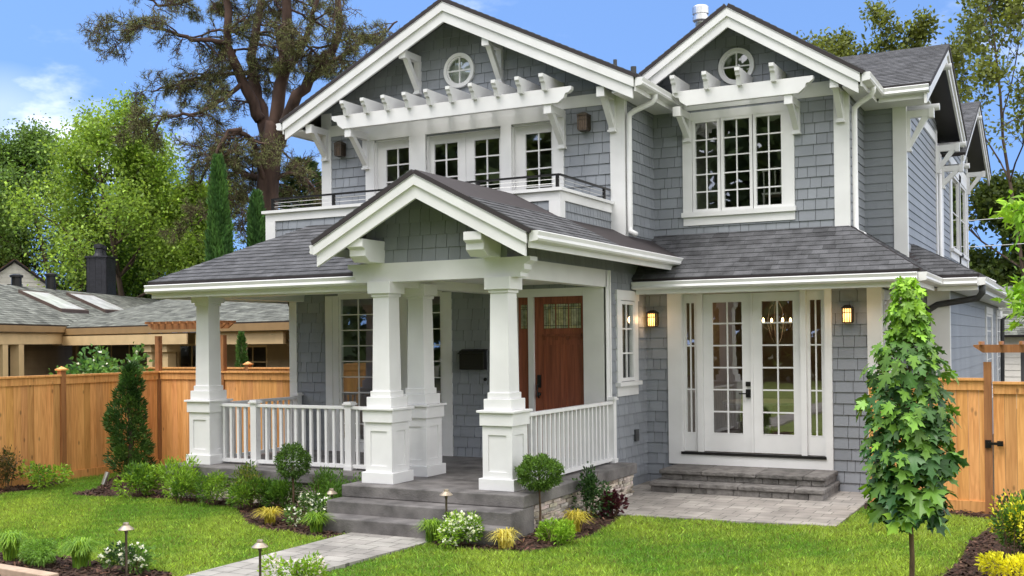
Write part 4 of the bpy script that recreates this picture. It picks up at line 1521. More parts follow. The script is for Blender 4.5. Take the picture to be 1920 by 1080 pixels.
# ---- wall lanterns
def lantern(x, y, z, lit, label, w=0.13, h=0.24):
    t = thing('wall_lantern', label, 'lantern', (x, y, z), 'wall lanterns on the house front')
    f = MB()
    cyy = y - 0.11
    f.box(x - 0.055, x + 0.055, y - 0.022, y - 0.012, z - 0.10, z + 0.10)
    f.box(x - 0.015, x + 0.015, y - 0.08, y - 0.02, z + 0.07, z + 0.10)
    hw = w / 2
    f.box(x - hw - 0.012, x + hw + 0.012, cyy - hw - 0.012, cyy + hw + 0.012, z + h / 2 - 0.03, z + h / 2 - 0.012)
    vs = [(x + a * k, cyy + b * k, zz) for k, zz in ((hw + 0.012, z + h / 2 - 0.012), (0.03, z + h / 2 + 0.025)) for a, b in ((-1, -1), (1, -1), (1, 1), (-1, 1))]
    f.add(vs, [(0, 1, 2, 3), (4, 5, 6, 7), (0, 1, 5, 4), (1, 2, 6, 5), (2, 3, 7, 6), (3, 0, 4, 7)])
    f.box(x - hw, x + hw, cyy - hw, cyy + hw, z - h / 2, z - h / 2 + 0.016)
    for a in (-1, 1):
        for b in (-1, 1):
            f.box(x + a * hw - 0.008, x + a * hw + 0.008, cyy + b * hw - 0.008, cyy + b * hw + 0.008, z - h / 2 + 0.017, z + h / 2 - 0.031)
    for k in (-1, 0, 1):
        f.box(x + k * hw * 0.5 - 0.006, x + k * hw * 0.5 + 0.006, cyy - hw - 0.003, cyy - hw + 0.004, z - h / 2 + 0.017, z + h / 2 - 0.031)
        f.box(x + hw - 0.004, x + hw + 0.003, cyy + k * hw * 0.5 - 0.006, cyy + k * hw * 0.5 + 0.006, z - h / 2 + 0.017, z + h / 2 - 0.031)
    f.box(x - hw, x + hw, cyy - hw - 0.004, cyy - hw + 0.003, z + h / 2 - 0.095, z + h / 2 - 0.082)
    f.build('frame', M['bronze'] if not lit else M['black'], t)
    g = MB()
    g.box(x - hw + 0.012, x + hw - 0.012, cyy - hw + 0.006, cyy + hw - 0.012, z - h / 2 + 0.018, z + h / 2 - 0.032)
    g.build('glass', M['lamp_glass'] if lit else M['amber'], t)
    if lit:
        l = bpy.data.lights.new('lantern_light', 'POINT')
        l.energy = 1.4
        l.color = (1.0, 0.62, 0.3)
        l.shadow_soft_size = 0.06
        lo = bpy.data.objects.new('lantern_light', l)
        COL.objects.link(lo)
        lo.location = (x, cyy - 0.13, z)
lantern(-5.20, 0.0, 5.13, False, 'unlit bronze lantern beside the left corner board of the upper storey')
lantern(-0.60, 0.0, 5.13, False, 'unlit bronze lantern between balcony window and downspout', 0.145, 0.26)
lantern(0.155, 0.883, 2.10, True, 'lit amber lantern between the small side window and french doors')
lantern(3.14, 0.883, 2.11, True, 'lit amber lantern right of the french doors near the maple')

# ------------------------------------------------------------------ planting
def unit(v):
    return v / np.maximum(np.linalg.norm(v, axis=1, keepdims=True), 1e-9)

def leaves(P, A, L, W, C, fold=0.25, droop=0.0):
    """Four-cornered leaves folded along the midrib: base, two sides, tip."""
    n = len(P)
    A = unit(A)
    up = rng.normal(0, 1, (n, 3))
    up[:, 2] += 0.8
    S = unit(np.cross(A, up))
    N = np.cross(S, A)
    L = np.broadcast_to(L, n)[:, None]
    W = np.broadcast_to(W, n)[:, None]
    mid = P + A * L * 0.45
    a = mid + S * W * 0.5 + N * W * fold
    b = mid - S * W * 0.5 + N * W * fold
    tip = P + A * L - np.array([0, 0, 1]) * L * droop
    V = np.stack([P, a, tip, b], 1).reshape(-1, 3)
    F = np.arange(4 * n).reshape(n, 4)
    return V, F, np.repeat(C, 4, 0)

def join(parts):
    Vs, Fs, Cs, o = [], [], [], 0
    for V, F, C in parts:
        Vs.append(V)
        Fs.append(F + o)
        Cs.append(C)
        o += len(V)
    return np.concatenate(Vs), np.concatenate(Fs), np.concatenate(Cs)

def tint(n, a, b, sd=0.22, per=None):
    t = rng.uniform(0, 1, (n, 1)) if per is None else np.clip(per[:, None] + rng.normal(0, 0.2, (n, 1)), 0, 1)
    c = np.array(a) * (1 - t) + np.array(b) * t
    return 1.7 * c * rng.lognormal(0, sd, n)[:, None]

def clump_points(n, rx, ry, h, k=7, low=0.0):
    """Points in an uneven mound of k overlapping lobes."""
    cs = np.stack([rng.normal(0, 0.42, k) * rx, rng.normal(0, 0.42, k) * ry, rng.uniform(0.35, 0.72, k) * h], 1)
    rr = rng.uniform(0.32, 0.55, k)
    i = rng.integers(0, k, n)
    d = unit(rng.normal(0, 1, (n, 3)))
    r = rng.uniform(0.25, 1, n) ** 0.6
    p = cs[i] + d * (r * rr[i])[:, None] * np.array([rx, ry, h * 0.75])
    p[:, 2] = np.maximum(p[:, 2], low + rng.uniform(0, 0.06, n))
    out = d * 0.8 + unit(p * np.array([1, 1, 0.6]) + 1e-6) * 0.6
    return p, out, rng.uniform(0, 1, k)[i]

def stems_mesh(loc, rx, ry, h, parent, n=7, r=0.006):
    mb = MB()
    for i in range(n):
        a = rnd.uniform(0, 6.28)
        k = rnd.uniform(0.2, 0.75)
        e = Vector((math.cos(a) * rx * k, math.sin(a) * ry * k, h * rnd.uniform(0.5, 0.85)))
        b = Vector((math.cos(a) * 0.03, math.sin(a) * 0.03, -0.02))
        m = b.lerp(e, 0.5) + Vector((0, 0, 0.05 * h))
        mb.tube([Vector(loc) + b, Vector(loc) + m, Vector(loc) + e], [r, r * 0.8, r * 0.4], 5)
    return mb.build('stem', M['stem'], parent)

def shrub(label, x, y, rx, h, n, L, W, ca, cb, name='shrub', cat='shrub', group='planted shrubs in the beds', ry=None, k=7, flowers=0, fcol=(0.58, 0.58, 0.55), upright=0.3, z=-0.48, fsize=0.03, droop=0.1):
    ry = ry or rx
    t = thing(name, label, cat, (x, y, z), group)
    p, out, per = clump_points(n, rx, ry, h, k)
    A = out + np.array([0, 0, upright]) + rng.normal(0, 0.45, (n, 3))
    V, F, C = leaves(p + np.array([x, y, z]), A, L * rng.uniform(0.6, 1.2, n), W * rng.uniform(0.7, 1.2, n), tint(n, ca, cb, 0.25, per), 0.2, droop)
    np_mesh('foliage', V, F, C, M['leaf'], t)
    stems_mesh((x, y, z), rx, ry, h, t)
    if flowers:
        q = p[rng.integers(0, n, flowers)] * np.array([1.04, 1.04, 1.06])
        base = np.repeat(q, 5, 0) + np.array([x, y, z])
        A = rng.normal(0, 1, (flowers * 5, 3)) + np.array([0.2, -0.6, 0.6])
        V, F, C = leaves(base, A, fsize, fsize * 0.9, tint(flowers * 5, fcol, fcol, 0.05), 0.1)
        np_mesh('blossom', V, F, C, M['petal'], t)
    return t

def tuft(label, x, y, r, h, n, w, ca, cb, name='grass_tuft', cat='ornamental grass', group='grass tufts in the beds', z=-0.48, arch=1.0):
    """Arching blades from one crown."""
    t = thing(name, label, cat, (x, y, z), group)
    a = rng.uniform(0, 2 * np.pi, n)
    reach = r * rng.uniform(0.35, 1.1, n)
    hh = h * rng.uniform(0.65, 1.1, n)
    dirs = np.stack([np.cos(a), np.sin(a), np.zeros(n)], 1)
    side = np.stack([-np.sin(a), np.cos(a), np.zeros(n)], 1)
    base = np.stack([x + rng.normal(0, 0.025, n), y + rng.normal(0, 0.025, n), np.full(n, z)], 1)
    S = 5
    rows = []
    for i in range(S + 1):
        f = i / S
        zc = hh * (np.sin(min(1, f * 1.25) * np.pi / 2) - arch * 0.85 * max(0, f - 0.45) ** 1.5)
        c = base + dirs * (reach * f ** 1.5)[:, None] + np.array([0, 0, 1]) * zc[:, None]
        ww = w * (1 - f) ** 0.7 + 0.0006
        rows.append((c - side * ww, c + side * ww))
    V = np.stack([q for rw in rows for q in rw], 1)          # n, 2(S+1), 3
    m = 2 * (S + 1)
    F = []
    off = np.arange(n)[:, None] * m
    for i in range(S):
        F.append(off + np.array([[2 * i, 2 * i + 1, 2 * i + 3, 2 * i + 2]]))
    C = np.repeat(tint(n, ca, cb, 0.18), m, 0)
    np_mesh('foliage', V.reshape(-1, 3), np.concatenate(F), C, M['leaf'], t)
    return t

LIME, LIMEB = (0.10, 0.19, 0.018), (0.19, 0.30, 0.03)
MID, MIDB = (0.045, 0.10, 0.016), (0.095, 0.18, 0.028)
DARK, DARKB = (0.018, 0.042, 0.014), (0.045, 0.085, 0.022)
# left bed, along the porch
shrub('bushy light green shrub at the foot of the twisted cypress', -6.40, -3.62, 0.32, 0.50, 1500, 0.075, 0.028, MID, LIMEB)
shrub('small feathery shrub between cypress and porch corner', -6.0, -3.25, 0.22, 0.55, 700, 0.07, 0.02, MID, LIMEB)
shrub('yellowish airy nandina shrub before the left porch corner', -5.62, -3.66, 0.30, 0.72, 1500, 0.07, 0.018, LIME, LIMEB, upright=0.6)
shrub('low rounded green shrub left of the first porch column', -5.32, -3.86, 0.24, 0.42, 1200, 0.06, 0.018, MID, LIMEB)
shrub('rounded green shrub in front of the first porch column', -4.78, -3.78, 0.26, 0.50, 1500, 0.06, 0.018, MID, LIMEB)
shrub('nandina with reddish tips below the left railing post', -4.08, -3.76, 0.27, 0.68, 1500, 0.065, 0.016, MID, (0.22, 0.20, 0.05), upright=0.6)
shrub('dense green nandina mound left of the ball topiary', -3.98, -3.90, 0.28, 0.46, 1900, 0.065, 0.018, MID, LIMEB)
shrub('loose leafy nandina directly behind the ball topiary stem', -3.50, -3.78, 0.28, 0.42, 2000, 0.07, 0.017, MID, MIDB, upright=0.5)
shrub('feathery nandina right of the ball topiary by the railing', -2.84, -3.80, 0.30, 0.62, 1900, 0.065, 0.014, MID, MIDB, upright=0.7)
shrub('airy nandina leaning on the step corner', -2.45, -3.92, 0.30, 0.56, 1300, 0.065, 0.014, MID, MIDB, upright=0.7)
tuft('yellow arching sedge in the left bed tip', -2.95, -4.72, 0.27, 0.22, 190, 0.008, (0.25, 0.22, 0.025), (0.42, 0.36, 0.07), group='yellow sedges', arch=1.2)
shrub('white flowering shrub left of the porch steps', -2.42, -4.62, 0.25, 0.40, 1500, 0.05, 0.022, DARK, MIDB, flowers=120, name='flowering_shrub')
tuft('green grass tuft at the path edge left of the steps', -2.0, -5.0, 0.26, 0.26, 260, 0.0075, MID, LIMEB)
# right bed
tuft('green grass tuft at the path edge right of the steps', -0.40, -4.98, 0.22, 0.28, 260, 0.0075, MID, LIMEB)
shrub('white flowering shrub right of the porch steps', -0.03, -5.02, 0.25, 0.38, 1700, 0.05, 0.022, MID, LIMEB, flowers=170, name='flowering_shrub')
tuft('pale yellow sedge in front of the step end', 0.53, -4.98, 0.24, 0.24, 150, 0.008, (0.32, 0.28, 0.05), (0.46, 0.41, 0.12), group='yellow sedges', arch=1.25)
shrub('bright lime shrub in front of the flat topped topiary', 0.93, -4.56, 0.22, 0.27, 1500, 0.055, 0.020, LIME, LIMEB)
tuft('golden sedge behind the bright lime shrub', 0.80, -3.72, 0.26, 0.28, 170, 0.008, (0.25, 0.22, 0.025), (0.42, 0.36, 0.07), group='yellow sedges', arch=1.15)
shrub('dark upright holly against the ledger stone base', 0.56, -2.75, 0.20, 0.70, 1100, 0.055, 0.028, DARK, (0.05, 0.10, 0.035), name='holly', k=9)
shrub('burgundy leaved heuchera beside the paver patio', 0.80, -2.55, 0.18, 0.30, 500, 0.075, 0.06, (0.035, 0.010, 0.016), (0.085, 0.02, 0.03), name='heuchera')
# front left bed
tuft('grass tuft at the left edge of the photo', -3.98, -7.66, 0.24, 0.32, 280, 0.008, MIDB, LIMEB)
shrub('low mounded dwarf conifer between two grass tufts', -3.52, -7.70, 0.27, 0.27, 3200, 0.05, 0.012, (0.05, 0.11, 0.018), (0.11, 0.20, 0.03), name='dwarf_conifer', upright=0.0, droop=0.35)
tuft('grass tuft between dwarf conifer and white flowered shrub', -2.95, -7.64, 0.27, 0.32, 320, 0.008, MIDB, LIMEB)
shrub('white flowering shrub around the left path light', -2.25, -7.62, 0.27, 0.32, 1500, 0.045, 0.02, DARK, MIDB, flowers=60, name='flowering_shrub', fsize=0.035)
shrub('pale flowering shrub at the bottom edge of the path', -0.37, -7.42, 0.24, 0.30, 1400, 0.045, 0.02, LIME, LIMEB, flowers=70, name='flowering_shrub', fcol=(0.5, 0.45, 0.47))
shrub('dark leggy shrub against the fence at the left edge', -8.95, -3.85, 0.22, 0.72, 700, 0.06, 0.03, DARK, (0.14, 0.08, 0.04), k=9)
shrub('small green shrub under the left cedar fence', -8.62, -3.45, 0.33, 0.40, 900, 0.075, 0.028, MID, LIMEB)
# right border
shrub('green hedge shrub with yellow new growth by the gate', 5.60, -3.3, 0.36, 0.66, 3200, 0.05, 0.024, DARK, MIDB, flowers=0, k=10)
shrub('yellow tipped shrub nearest the camera at right', 5.56, -4.45, 0.30, 0.26, 1900, 0.05, 0.020, (0.33, 0.33, 0.015), (0.50, 0.47, 0.03), k=8)
shrub('clump of bright yellow shoots on the hedge shrub', 5.48, -3.45, 0.18, 0.66, 380, 0.05, 0.022, (0.36, 0.35, 0.02), (0.50, 0.47, 0.04), name='yellow_shoots', k=6)
shrub('small dark shrub at the foot of the gate', 5.50, -0.75, 0.18, 0.42, 500, 0.05, 0.022, DARK, MIDB)

def topiary(label, x, y, zc, rx, rz, n, ca, cb, L, flat=0.0, z=-0.48):
    t = thing('topiary', label, 'topiary', (x, y, z), 'topiary standards beside the steps')
    mb = MB()
    mb.tube([(x, y, z - 0.02), (x + 0.008, y, z + 0.25), (x - 0.006, y, zc - rz * 0.2)], [0.017, 0.014, 0.012], 8)
    mb.build('trunk', M['stem'], t)
    d = unit(rng.normal(0, 1, (n, 3)))
    r = rng.uniform(0.45, 1.0, n) ** 0.45 * (1 + 0.10 * np.sin(d[:, 0] * 7 + 1) * np.sin(d[:, 1] * 6) + 0.07 * np.sin(d[:, 2] * 9))
    p = d * r[:, None] * np.array([rx, rx, rz])
    if flat:
        p[:, 2] = np.where(p[:, 2] > 0, p[:, 2] * (1 - flat) + 0.04 * np.sin(p[:, 0] * 30) * np.cos(p[:, 1] * 25), p[:, 2])
    A = d * 0.7 + rng.normal(0, 0.65, (n, 3)) + np.array([0, 0, 0.3])
    V, F, C = leaves(p + np.array([x, y, zc]), A, L * rng.uniform(0.7, 1.2, n), L * 0.36, tint(n, ca, cb, 0.28), 0.15)
    np_mesh('crown', V, F, C, M['leaf'], t)
topiary('round ball topiary on a thin stem in the left bed', -3.19, -3.96, 0.205, 0.225, 0.23, 4200, (0.025, 0.058, 0.012), (0.075, 0.135, 0.025), 0.04)
topiary('flat topped spruce topiary in front of the stone base', 0.45, -3.95, 0.25, 0.265, 0.235, 5200, (0.035, 0.075, 0.014), (0.085, 0.15, 0.025), 0.045, 0.35)

# twisted dark cypress by the fence
def conifer(label, x, y, z, h, r, n, ca, cb, L, name='cypress', group=None, wob=0.16, taper=1.0, cat='tree', lw=0.3, upl=0.9):
    t = thing(name, label, cat, (x, y, z), group)
    mb = MB()
    mb.tube([(x, y, z - 0.05), (x + 0.02 * h, y, z + h * 0.45), (x, y, z + h * 0.93)], [0.035 * h / 1.6, 0.02 * h / 1.6, 0.006], 8)
    mb.build('trunk', M['bark'], t)
    f = rng.uniform(0.0, 1, n) ** 0.85
    prof = np.clip((1 - f) ** 0.55 * taper + 0.04, 0, 1) * np.clip(0.55 + f * 4, 0, 1)
    a = rng.uniform(0, 2 * np.pi, n)
    lobes = 1 + wob * np.sin(a * 3 + f * 17) + wob * 0.8 * np.sin(a * 2 - f * 29 + 1.1) + wob * 0.6 * np.sin(f * 43 + a)
    rr = r * prof * lobes * rng.uniform(0.35, 1, n) ** 0.5
    p = np.stack([np.cos(a) * rr, np.sin(a) * rr, f * h], 1)
    A = np.stack([np.cos(a), np.sin(a), np.full(n, upl)], 1) + rng.normal(0, 0.35, (n, 3))
    per = np.clip(0.5 + 0.35 * np.sin(a * 3 + f * 17), 0, 1)
    V, F, C = leaves(p + np.array([x, y, z]), A, L * rng.uniform(0.6, 1.2, n), L * lw, tint(n, ca, cb, 0.28, per), 0.1)
    np_mesh('crown', V, F, C, M['needle'], t)
    return t
tw = thing('cypress', 'dark twisted cypress in front of the cedar fence corner', 'tree', (-8.05, -2.20, -0.48))
mb = MB()
mb.tube([(-8.05, -2.2, -0.53), (-8.0, -2.2, 0.3), (-8.07, -2.2, 0.9), (-8.02, -2.2, 1.35)], [0.05, 0.04, 0.025, 0.008], 8)
mb.build('trunk', M['bark'], tw)
nk = 46
kf = (np.arange(nk) + rng.uniform(0, 1, nk)) / nk
ka = np.arange(nk) * 2.4 + rng.normal(0, 0.3, nk)
kr_ = np.interp(kf, [0, 0.1, 0.35, 0.5, 0.75, 1], [0.25, 0.28, 0.20, 0.25, 0.15, 0.02])
kc = np.stack([-8.05 + np.cos(ka) * kr_ + 0.05 * np.sin(kf * 9), -2.2 + np.sin(ka) * kr_, -0.40 + kf * 1.82], 1)
ks = np.interp(kf, [0, 0.5, 1], [0.15, 0.13, 0.065]) * rng.uniform(0.65, 1.3, nk)
n_ = 12000
ci = rng.integers(0, nk, n_)
d_ = unit(rng.normal(0, 1, (n_, 3)))
p_ = kc[ci] + d_ * (ks[ci] * rng.uniform(0.3, 1, n_) ** 0.5)[:, None] * np.array([1, 1, 1.15])
A_ = d_ * 0.6 + np.stack([np.cos(ka[ci]), np.sin(ka[ci]), np.full(n_, 0.9)], 1) * 0.7 + rng.normal(0, 0.35, (n_, 3))
V, F, C = leaves(p_, A_, 0.075 * rng.uniform(0.6, 1.3, n_), 0.022, tint(n_, (0.016, 0.045, 0.010), (0.055, 0.105, 0.020), 0.25, rng.uniform(0, 1, nk)[ci]), 0.1)
np_mesh('crown', V, F, C, M['needle'], tw)
conifer('tall narrow italian cypress left of the big pine trunk', -19.03, 12.0, -0.5, 8.4, 0.62, 16000, (0.022, 0.060, 0.014), (0.05, 0.11, 0.022), 0.22, 'italian_cypress', 'italian cypresses behind the neighbouring house', 0.10, upl=2.2)
conifer('shorter italian cypress beside the balcony corner', -18.58, 13.37, -0.5, 7.35, 0.62, 14000, (0.020, 0.052, 0.014), (0.045, 0.10, 0.022), 0.22, 'italian_cypress', 'italian cypresses behind the neighbouring house', 0.10, upl=2.2)
conifer('small arborvitae beyond the fence near the porch pilaster', -10.25, 3.08, -0.5, 2.5, 0.20, 2600, (0.03, 0.075, 0.018), (0.07, 0.14, 0.03), 0.10, 'arborvitae', None, 0.10, upl=1.6)

# ---- young columnar maple on the lawn
HALF = np.array([(0, 0), (0.12, -0.07), (0.36, -0.10), (0.27, 0.07), (0.42, 0.16), (0.21, 0.20), (0.44, 0.34), (0.64, 0.58), (0.41, 0.51), (0.36, 0.65),
                 (0.15, 0.45), (0.19, 0.72), (0.31, 0.84), (0.12, 0.90), (0.0, 1.14), (0.0, 0.45)])
TRI = [(0, 1, 2), (0, 2, 3), (0, 3, 5), (3, 4, 5), (0, 5, 15), (5, 10, 15), (5, 6, 10), (6, 9, 10), (6, 7, 9), (7, 8, 9), (10, 11, 15), (11, 13, 15), (11, 12, 13), (13, 14, 15)]
def maple_leaves(P, A, S, C):
    n = len(P)
    A = unit(A)
    outw = np.stack([P[:, 0] - MX, P[:, 1] - MY, np.zeros(n)], 1)
    N0 = unit(unit(outw) + np.array([0, 0, 0.5]) + rng.normal(0, 0.32, (n, 3)))
    S1_ = unit(np.cross(A, N0))
    N = np.cross(S1_, A)
    S = S[:, None]
    Vs, k = [], len(HALF)
    for sgn in (1, -1):
        pts = []
        for (u, v) in HALF:
            bend = -0.20 * v * v - 0.16 * u * u
            pts.append(P + S1_ * (sgn * u) * S + A * v * S + N * (bend + 0.12 * abs(u)) * S)
        Vs.append(np.stack(pts, 1))
    V = np.concatenate(Vs, 1).reshape(-1, 3)
    off = np.arange(n)[:, None] * (2 * k)
    F = np.concatenate([off + np.array([[b * k + i for i in q]]) for b in (0, 1) for q in TRI])
    return V, F, np.repeat(C, 2 * k, 0)
MX, MY = 4.80, -5.62
mt = thing('maple_sapling', 'young columnar maple with big lobed leaves standing on the right lawn', 'tree', (MX, MY, -0.5))
mb = MB()
mb.tube([(MX, MY, -0.55), (MX + 0.01, MY, -0.1), (MX - 0.01, MY + 0.01, 0.6), (MX + 0.01, MY, 1.5), (MX, MY, 2.2)], [0.025, 0.021, 0.017, 0.011, 0.004], 10)
mb.build('trunk', M['stem'], mt)
mb = MB()
for i in range(34):
    f = rnd.uniform(0.02, 0.92)
    a = rnd.uniform(0, 6.28)
    z0 = 0.05 + f * 1.9
    ln = 0.34 * (1 - f) ** 0.6 + 0.05
    mb.tube([(MX, MY, z0), (MX + math.cos(a) * ln * 0.5, MY + math.sin(a) * ln * 0.5, z0 + ln * 0.5), (MX + math.cos(a) * ln * 0.8, MY + math.sin(a) * ln * 0.8, z0 + ln * 1.1)], [0.008, 0.006, 0.003], 6)
mb.build('branch', M['stem'], mt)
n_ = 900
f = rng.uniform(0, 1, n_)
prof = np.interp(f, [0, 0.10, 0.25, 0.45, 0.60, 0.70, 0.84, 0.95, 1.0], [0.22, 0.38, 0.42, 0.42, 0.40, 0.27, 0.18, 0.13, 0.05]) * 0.80 * (1 + 0.12 * np.sin(f * 31) + 0.08 * np.sin(f * 53 + 1))
a = rng.uniform(0, 2 * np.pi, n_)
rr = prof * rng.uniform(0.35, 1.08, n_) ** 0.6
p = np.stack([MX + np.cos(a) * rr, MY + np.sin(a) * rr, 0.27 + f * 2.02], 1)
A = np.stack([np.cos(a) * 0.8, np.sin(a) * 0.8, np.full(n_, -0.75)], 1) + rng.normal(0, 0.35, (n_, 3))
S = np.interp(f, [0, 0.25, 0.6, 1.0], [0.175, 0.145, 0.115, 0.08]) * rng.uniform(0.6, 1.25, n_)
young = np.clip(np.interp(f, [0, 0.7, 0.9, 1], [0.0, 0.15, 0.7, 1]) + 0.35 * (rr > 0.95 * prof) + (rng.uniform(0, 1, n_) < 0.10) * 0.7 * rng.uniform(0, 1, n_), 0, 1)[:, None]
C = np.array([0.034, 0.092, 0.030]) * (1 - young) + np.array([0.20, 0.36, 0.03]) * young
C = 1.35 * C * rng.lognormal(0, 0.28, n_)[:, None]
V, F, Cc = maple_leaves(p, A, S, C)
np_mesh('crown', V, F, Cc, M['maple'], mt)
mb = MB()
for i in range(0, n_, 3):
    mb.tube([(MX + (p[i, 0] - MX) * 0.72, MY + (p[i, 1] - MY) * 0.72, p[i, 2] - 0.01), tuple(p[i])], 0.0022, 4)
mb.build('leaf_stalk', M['leaf'], mt)

# ------------------------------------------------------------------ branching trees
def grow(base, d, length, radius, depth, prm, segs, tips, r):
    """Recursive limb: curved tapered segments, children along it, twig ends collected."""
    p = np.array(base, float)
    d = np.array(d, float)
    d /= np.linalg.norm(d)
    steps = prm['steps'][depth]
    for i in range(steps):
        d = d + r.normal(0, prm['wander'][depth], 3) + np.array([0, 0, prm['lift'][depth]])
        d /= np.linalg.norm(d)
        q = p + d * (length / steps)
        r0 = radius * (1 - i / steps * 0.65)
        r1 = radius * (1 - (i + 1) / steps * 0.65)
        segs.append((p.copy(), q.copy(), r0, r1))
        if depth < prm['depth'] and i >= prm['skip'][depth]:
            for _ in range(prm['kids'][depth] if r.random() < 0.9 else 0):
                ax = unit(np.cross(d, r.normal(0, 1, 3))[None])[0]
                ang = r.normal(prm['angle'][depth], 0.18)
                nd = d * math.cos(ang) + ax * math.sin(ang)
                nd = nd + np.array([0, 0, prm['sag'][depth]])
                fl = 1 - i / steps * prm['shrink']
                grow(q, nd, length * prm['ratio'][depth] * fl * r.uniform(0.75, 1.2), r1 * 0.55, depth + 1, prm, segs, tips, r)
        p = q
        if depth == prm['depth']:
            tips.append((p.copy(), d.copy()))
    if depth < prm['depth']:
        tips.append((p.copy(), d.copy()))

def segs_mesh(name, segs, mat, parent, sides=6, minr=0.004):
    n = len(segs)
    P0 = np.array([s[0] for s in segs])
    P1 = np.array([s[1] for s in segs])
    R0 = np.maximum(np.array([s[2] for s in segs]), minr)[:, None, None]
    R1 = np.maximum(np.array([s[3] for s in segs]), minr)[:, None, None]
    D = unit(P1 - P0)
    ref = np.where(np.abs(D[:, 2:3]) > 0.9, np.array([[1.0, 0, 0]]), np.array([[0, 0, 1.0]]))
    A = unit(np.cross(D, ref))
    B = np.cross(D, A)
    t = np.arange(sides) * 2 * np.pi / sides
    ring = A[:, None] * np.cos(t)[None, :, None] + B[:, None] * np.sin(t)[None, :, None]
    V = np.concatenate([P0[:, None] + ring * R0, P1[:, None] + ring * R1 + D[:, None] * R1 * 0.2], 1).reshape(-1, 3)
    off = np.arange(n)[:, None] * 2 * sides
    F = np.concatenate([off + np.array([[k, (k + 1) % sides, sides + (k + 1) % sides, sides + k]]) for k in range(sides)])
    return np_mesh(name, V, F, np.ones((len(V), 3)), M[mat], parent, smooth=True)

def tip_leaves(tips, per, spread, L, W, ca, cb, r, drop=0.0, sd=0.3, fold=0.2, out=0.6):
    T = np.array([t[0] for t in tips])
    D = np.array([t[1] for t in tips])
    n = len(T) * per
    i = np.repeat(np.arange(len(T)), per)
    p = T[i] + r.normal(0, 1, (n, 3)) * spread
    A = D[i] * out + r.normal(0, 0.6, (n, 3)) + np.array([0, 0, -drop])
    tone = np.repeat(r.uniform(0, 1, len(T)), per)
    return leaves(p, A, L * r.uniform(0.6, 1.25, n), W * r.uniform(0.7, 1.25, n), tint(n, ca, cb, sd, tone), fold)

DEC = dict(depth=3, steps=[9, 5, 4, 3], wander=[0.05, 0.14, 0.2, 0.25], lift=[0.02, 0.06, 0.03, 0.0], skip=[2, 1, 0, 0], kids=[3, 2, 2, 0],
           angle=[1.05, 0.75, 0.7, 0.6], sag=[0.05, 0.0, 0.0, 0.0], ratio=[0.50, 0.45, 0.5, 0.5], shrink=0.88)
def deciduous(name, label, x, y, h, seed, ca, cb, per=5, L=0.22, spread=0.26, prm=None, rad=0.16, group='leafy trees behind the neighbouring house', z=-0.6, lean=(0, 0, 1), bark='bark', drop=0.3, keep=1.0):
    r = np.random.default_rng(seed)
    t = thing(name, label, 'tree', (x, y, z), group)
    segs, tips = [], []
    grow((x, y, z), lean, h, rad, 0, prm or DEC, segs, tips, r)
    if keep < 1:
        tips = [q for q in tips if r.random() < keep]
    segs_mesh('trunk', [s for s in segs], bark, t, 6)
    V, F, C = tip_leaves(tips, per, spread, L, L * 0.62, ca, cb, r, drop)
    np_mesh('crown', V, F, C, M['leaf'], t)
    return len(tips)

# ------------------------------------------------------------------ fences, gate, arbors
def fence_run(P, u0, u1, zt, zb, parent, bw=0.135, post=()):
    """Vertical boards between a base board and a capped top board."""
    mb = MB()
    u = u0
    while u < u1 - 0.005:
        w = min(bw * rnd.uniform(0.92, 1.08), u1 - u)
        t = rnd.uniform(0.82, 1.18)
        mb.pbox(P, u + 0.0015, u + w - 0.0015, zb + 0.03, zt - 0.03, -0.009 + rnd.uniform(-0.0015, 0.0015), 0.009, (t, t * rnd.uniform(0.95, 1.03), t * rnd.uniform(0.88, 1.08)))
        u += w
    o = mb.build('board_panel', M['fence'], parent)
    for z0_, z1_, tn in ((zt - 0.155, zt - 0.031, 1.02), (zb, zb + 0.15, 0.92)):
        tr = MB()
        tr.pbox(P, u0, u1, z0_, z1_, 0.0105, 0.035, tn)
        tr.build('trim_board', M['fence'], parent)
    cp = MB()
    cp.pbox(P, u0, u1, zt - 0.0305, zt, -0.05, 0.065, 1.12)
    cp.build('cap_board', M['fence'], parent)
    return o
def fence_post(x, y, zt, zb, parent, cap=True, w=0.1):
    mb = MB()
    mb.cbox((x, y), w, zb, zt)
    o = mb.build('post', M['fence_post'], parent)
    if cap:
        c = MB()
        c.cbox((x, y), w + 0.05, zt + 0.0005, zt + 0.025, tone=1.3)
        h = w / 2 + 0.012
        c.add([(x - h, y - h, zt + 0.0255), (x + h, y - h, zt + 0.0255), (x + h, y + h, zt + 0.0255), (x - h, y + h, zt + 0.0255), (x, y, zt + 0.07)], [(0, 1, 4), (1, 2, 4), (2, 3, 4), (3, 0, 4), (0, 3, 2, 1)], 1.3)
        c.build('post_cap', M['fence'], o)
fl_ = thing('cedar_fence', 'cedar board fence along the left edge of the lawn', 'fence', (-9.2, -4.5, -0.5))
PL92 = PR(-9.2)
fence_run(PL92, -9.4, -5.0, 1.30, -0.50, fl_)
fence_run(PL92, -4.9, -2.65, 1.30, -0.50, fl_)
fence_run(PL92, -2.55, -0.45, 1.295, -0.50, fl_)
for y in (-4.95, -2.60):
    fence_post(-9.2, y, 1.37, -0.55, fl_)
fb_ = thing('cedar_fence', 'cedar board fence running from the corner to the house behind the porch railing', 'fence', (-7.5, -0.40, -0.5))
fence_run(PF(-0.40), -9.13, -5.78, 1.30, -0.50, fb_)
fc_ = thing('cedar_fence', 'capped cedar fence seen just above the nearer fence behind the porch column', 'fence', (-8, 1.7, -0.5))
fence_run(PF(1.7), -12.5, -8.92, 1.31, -0.50, fc_)
fence_run(PF(1.7), -8.82, -5.8, 1.31, -0.50, fc_)
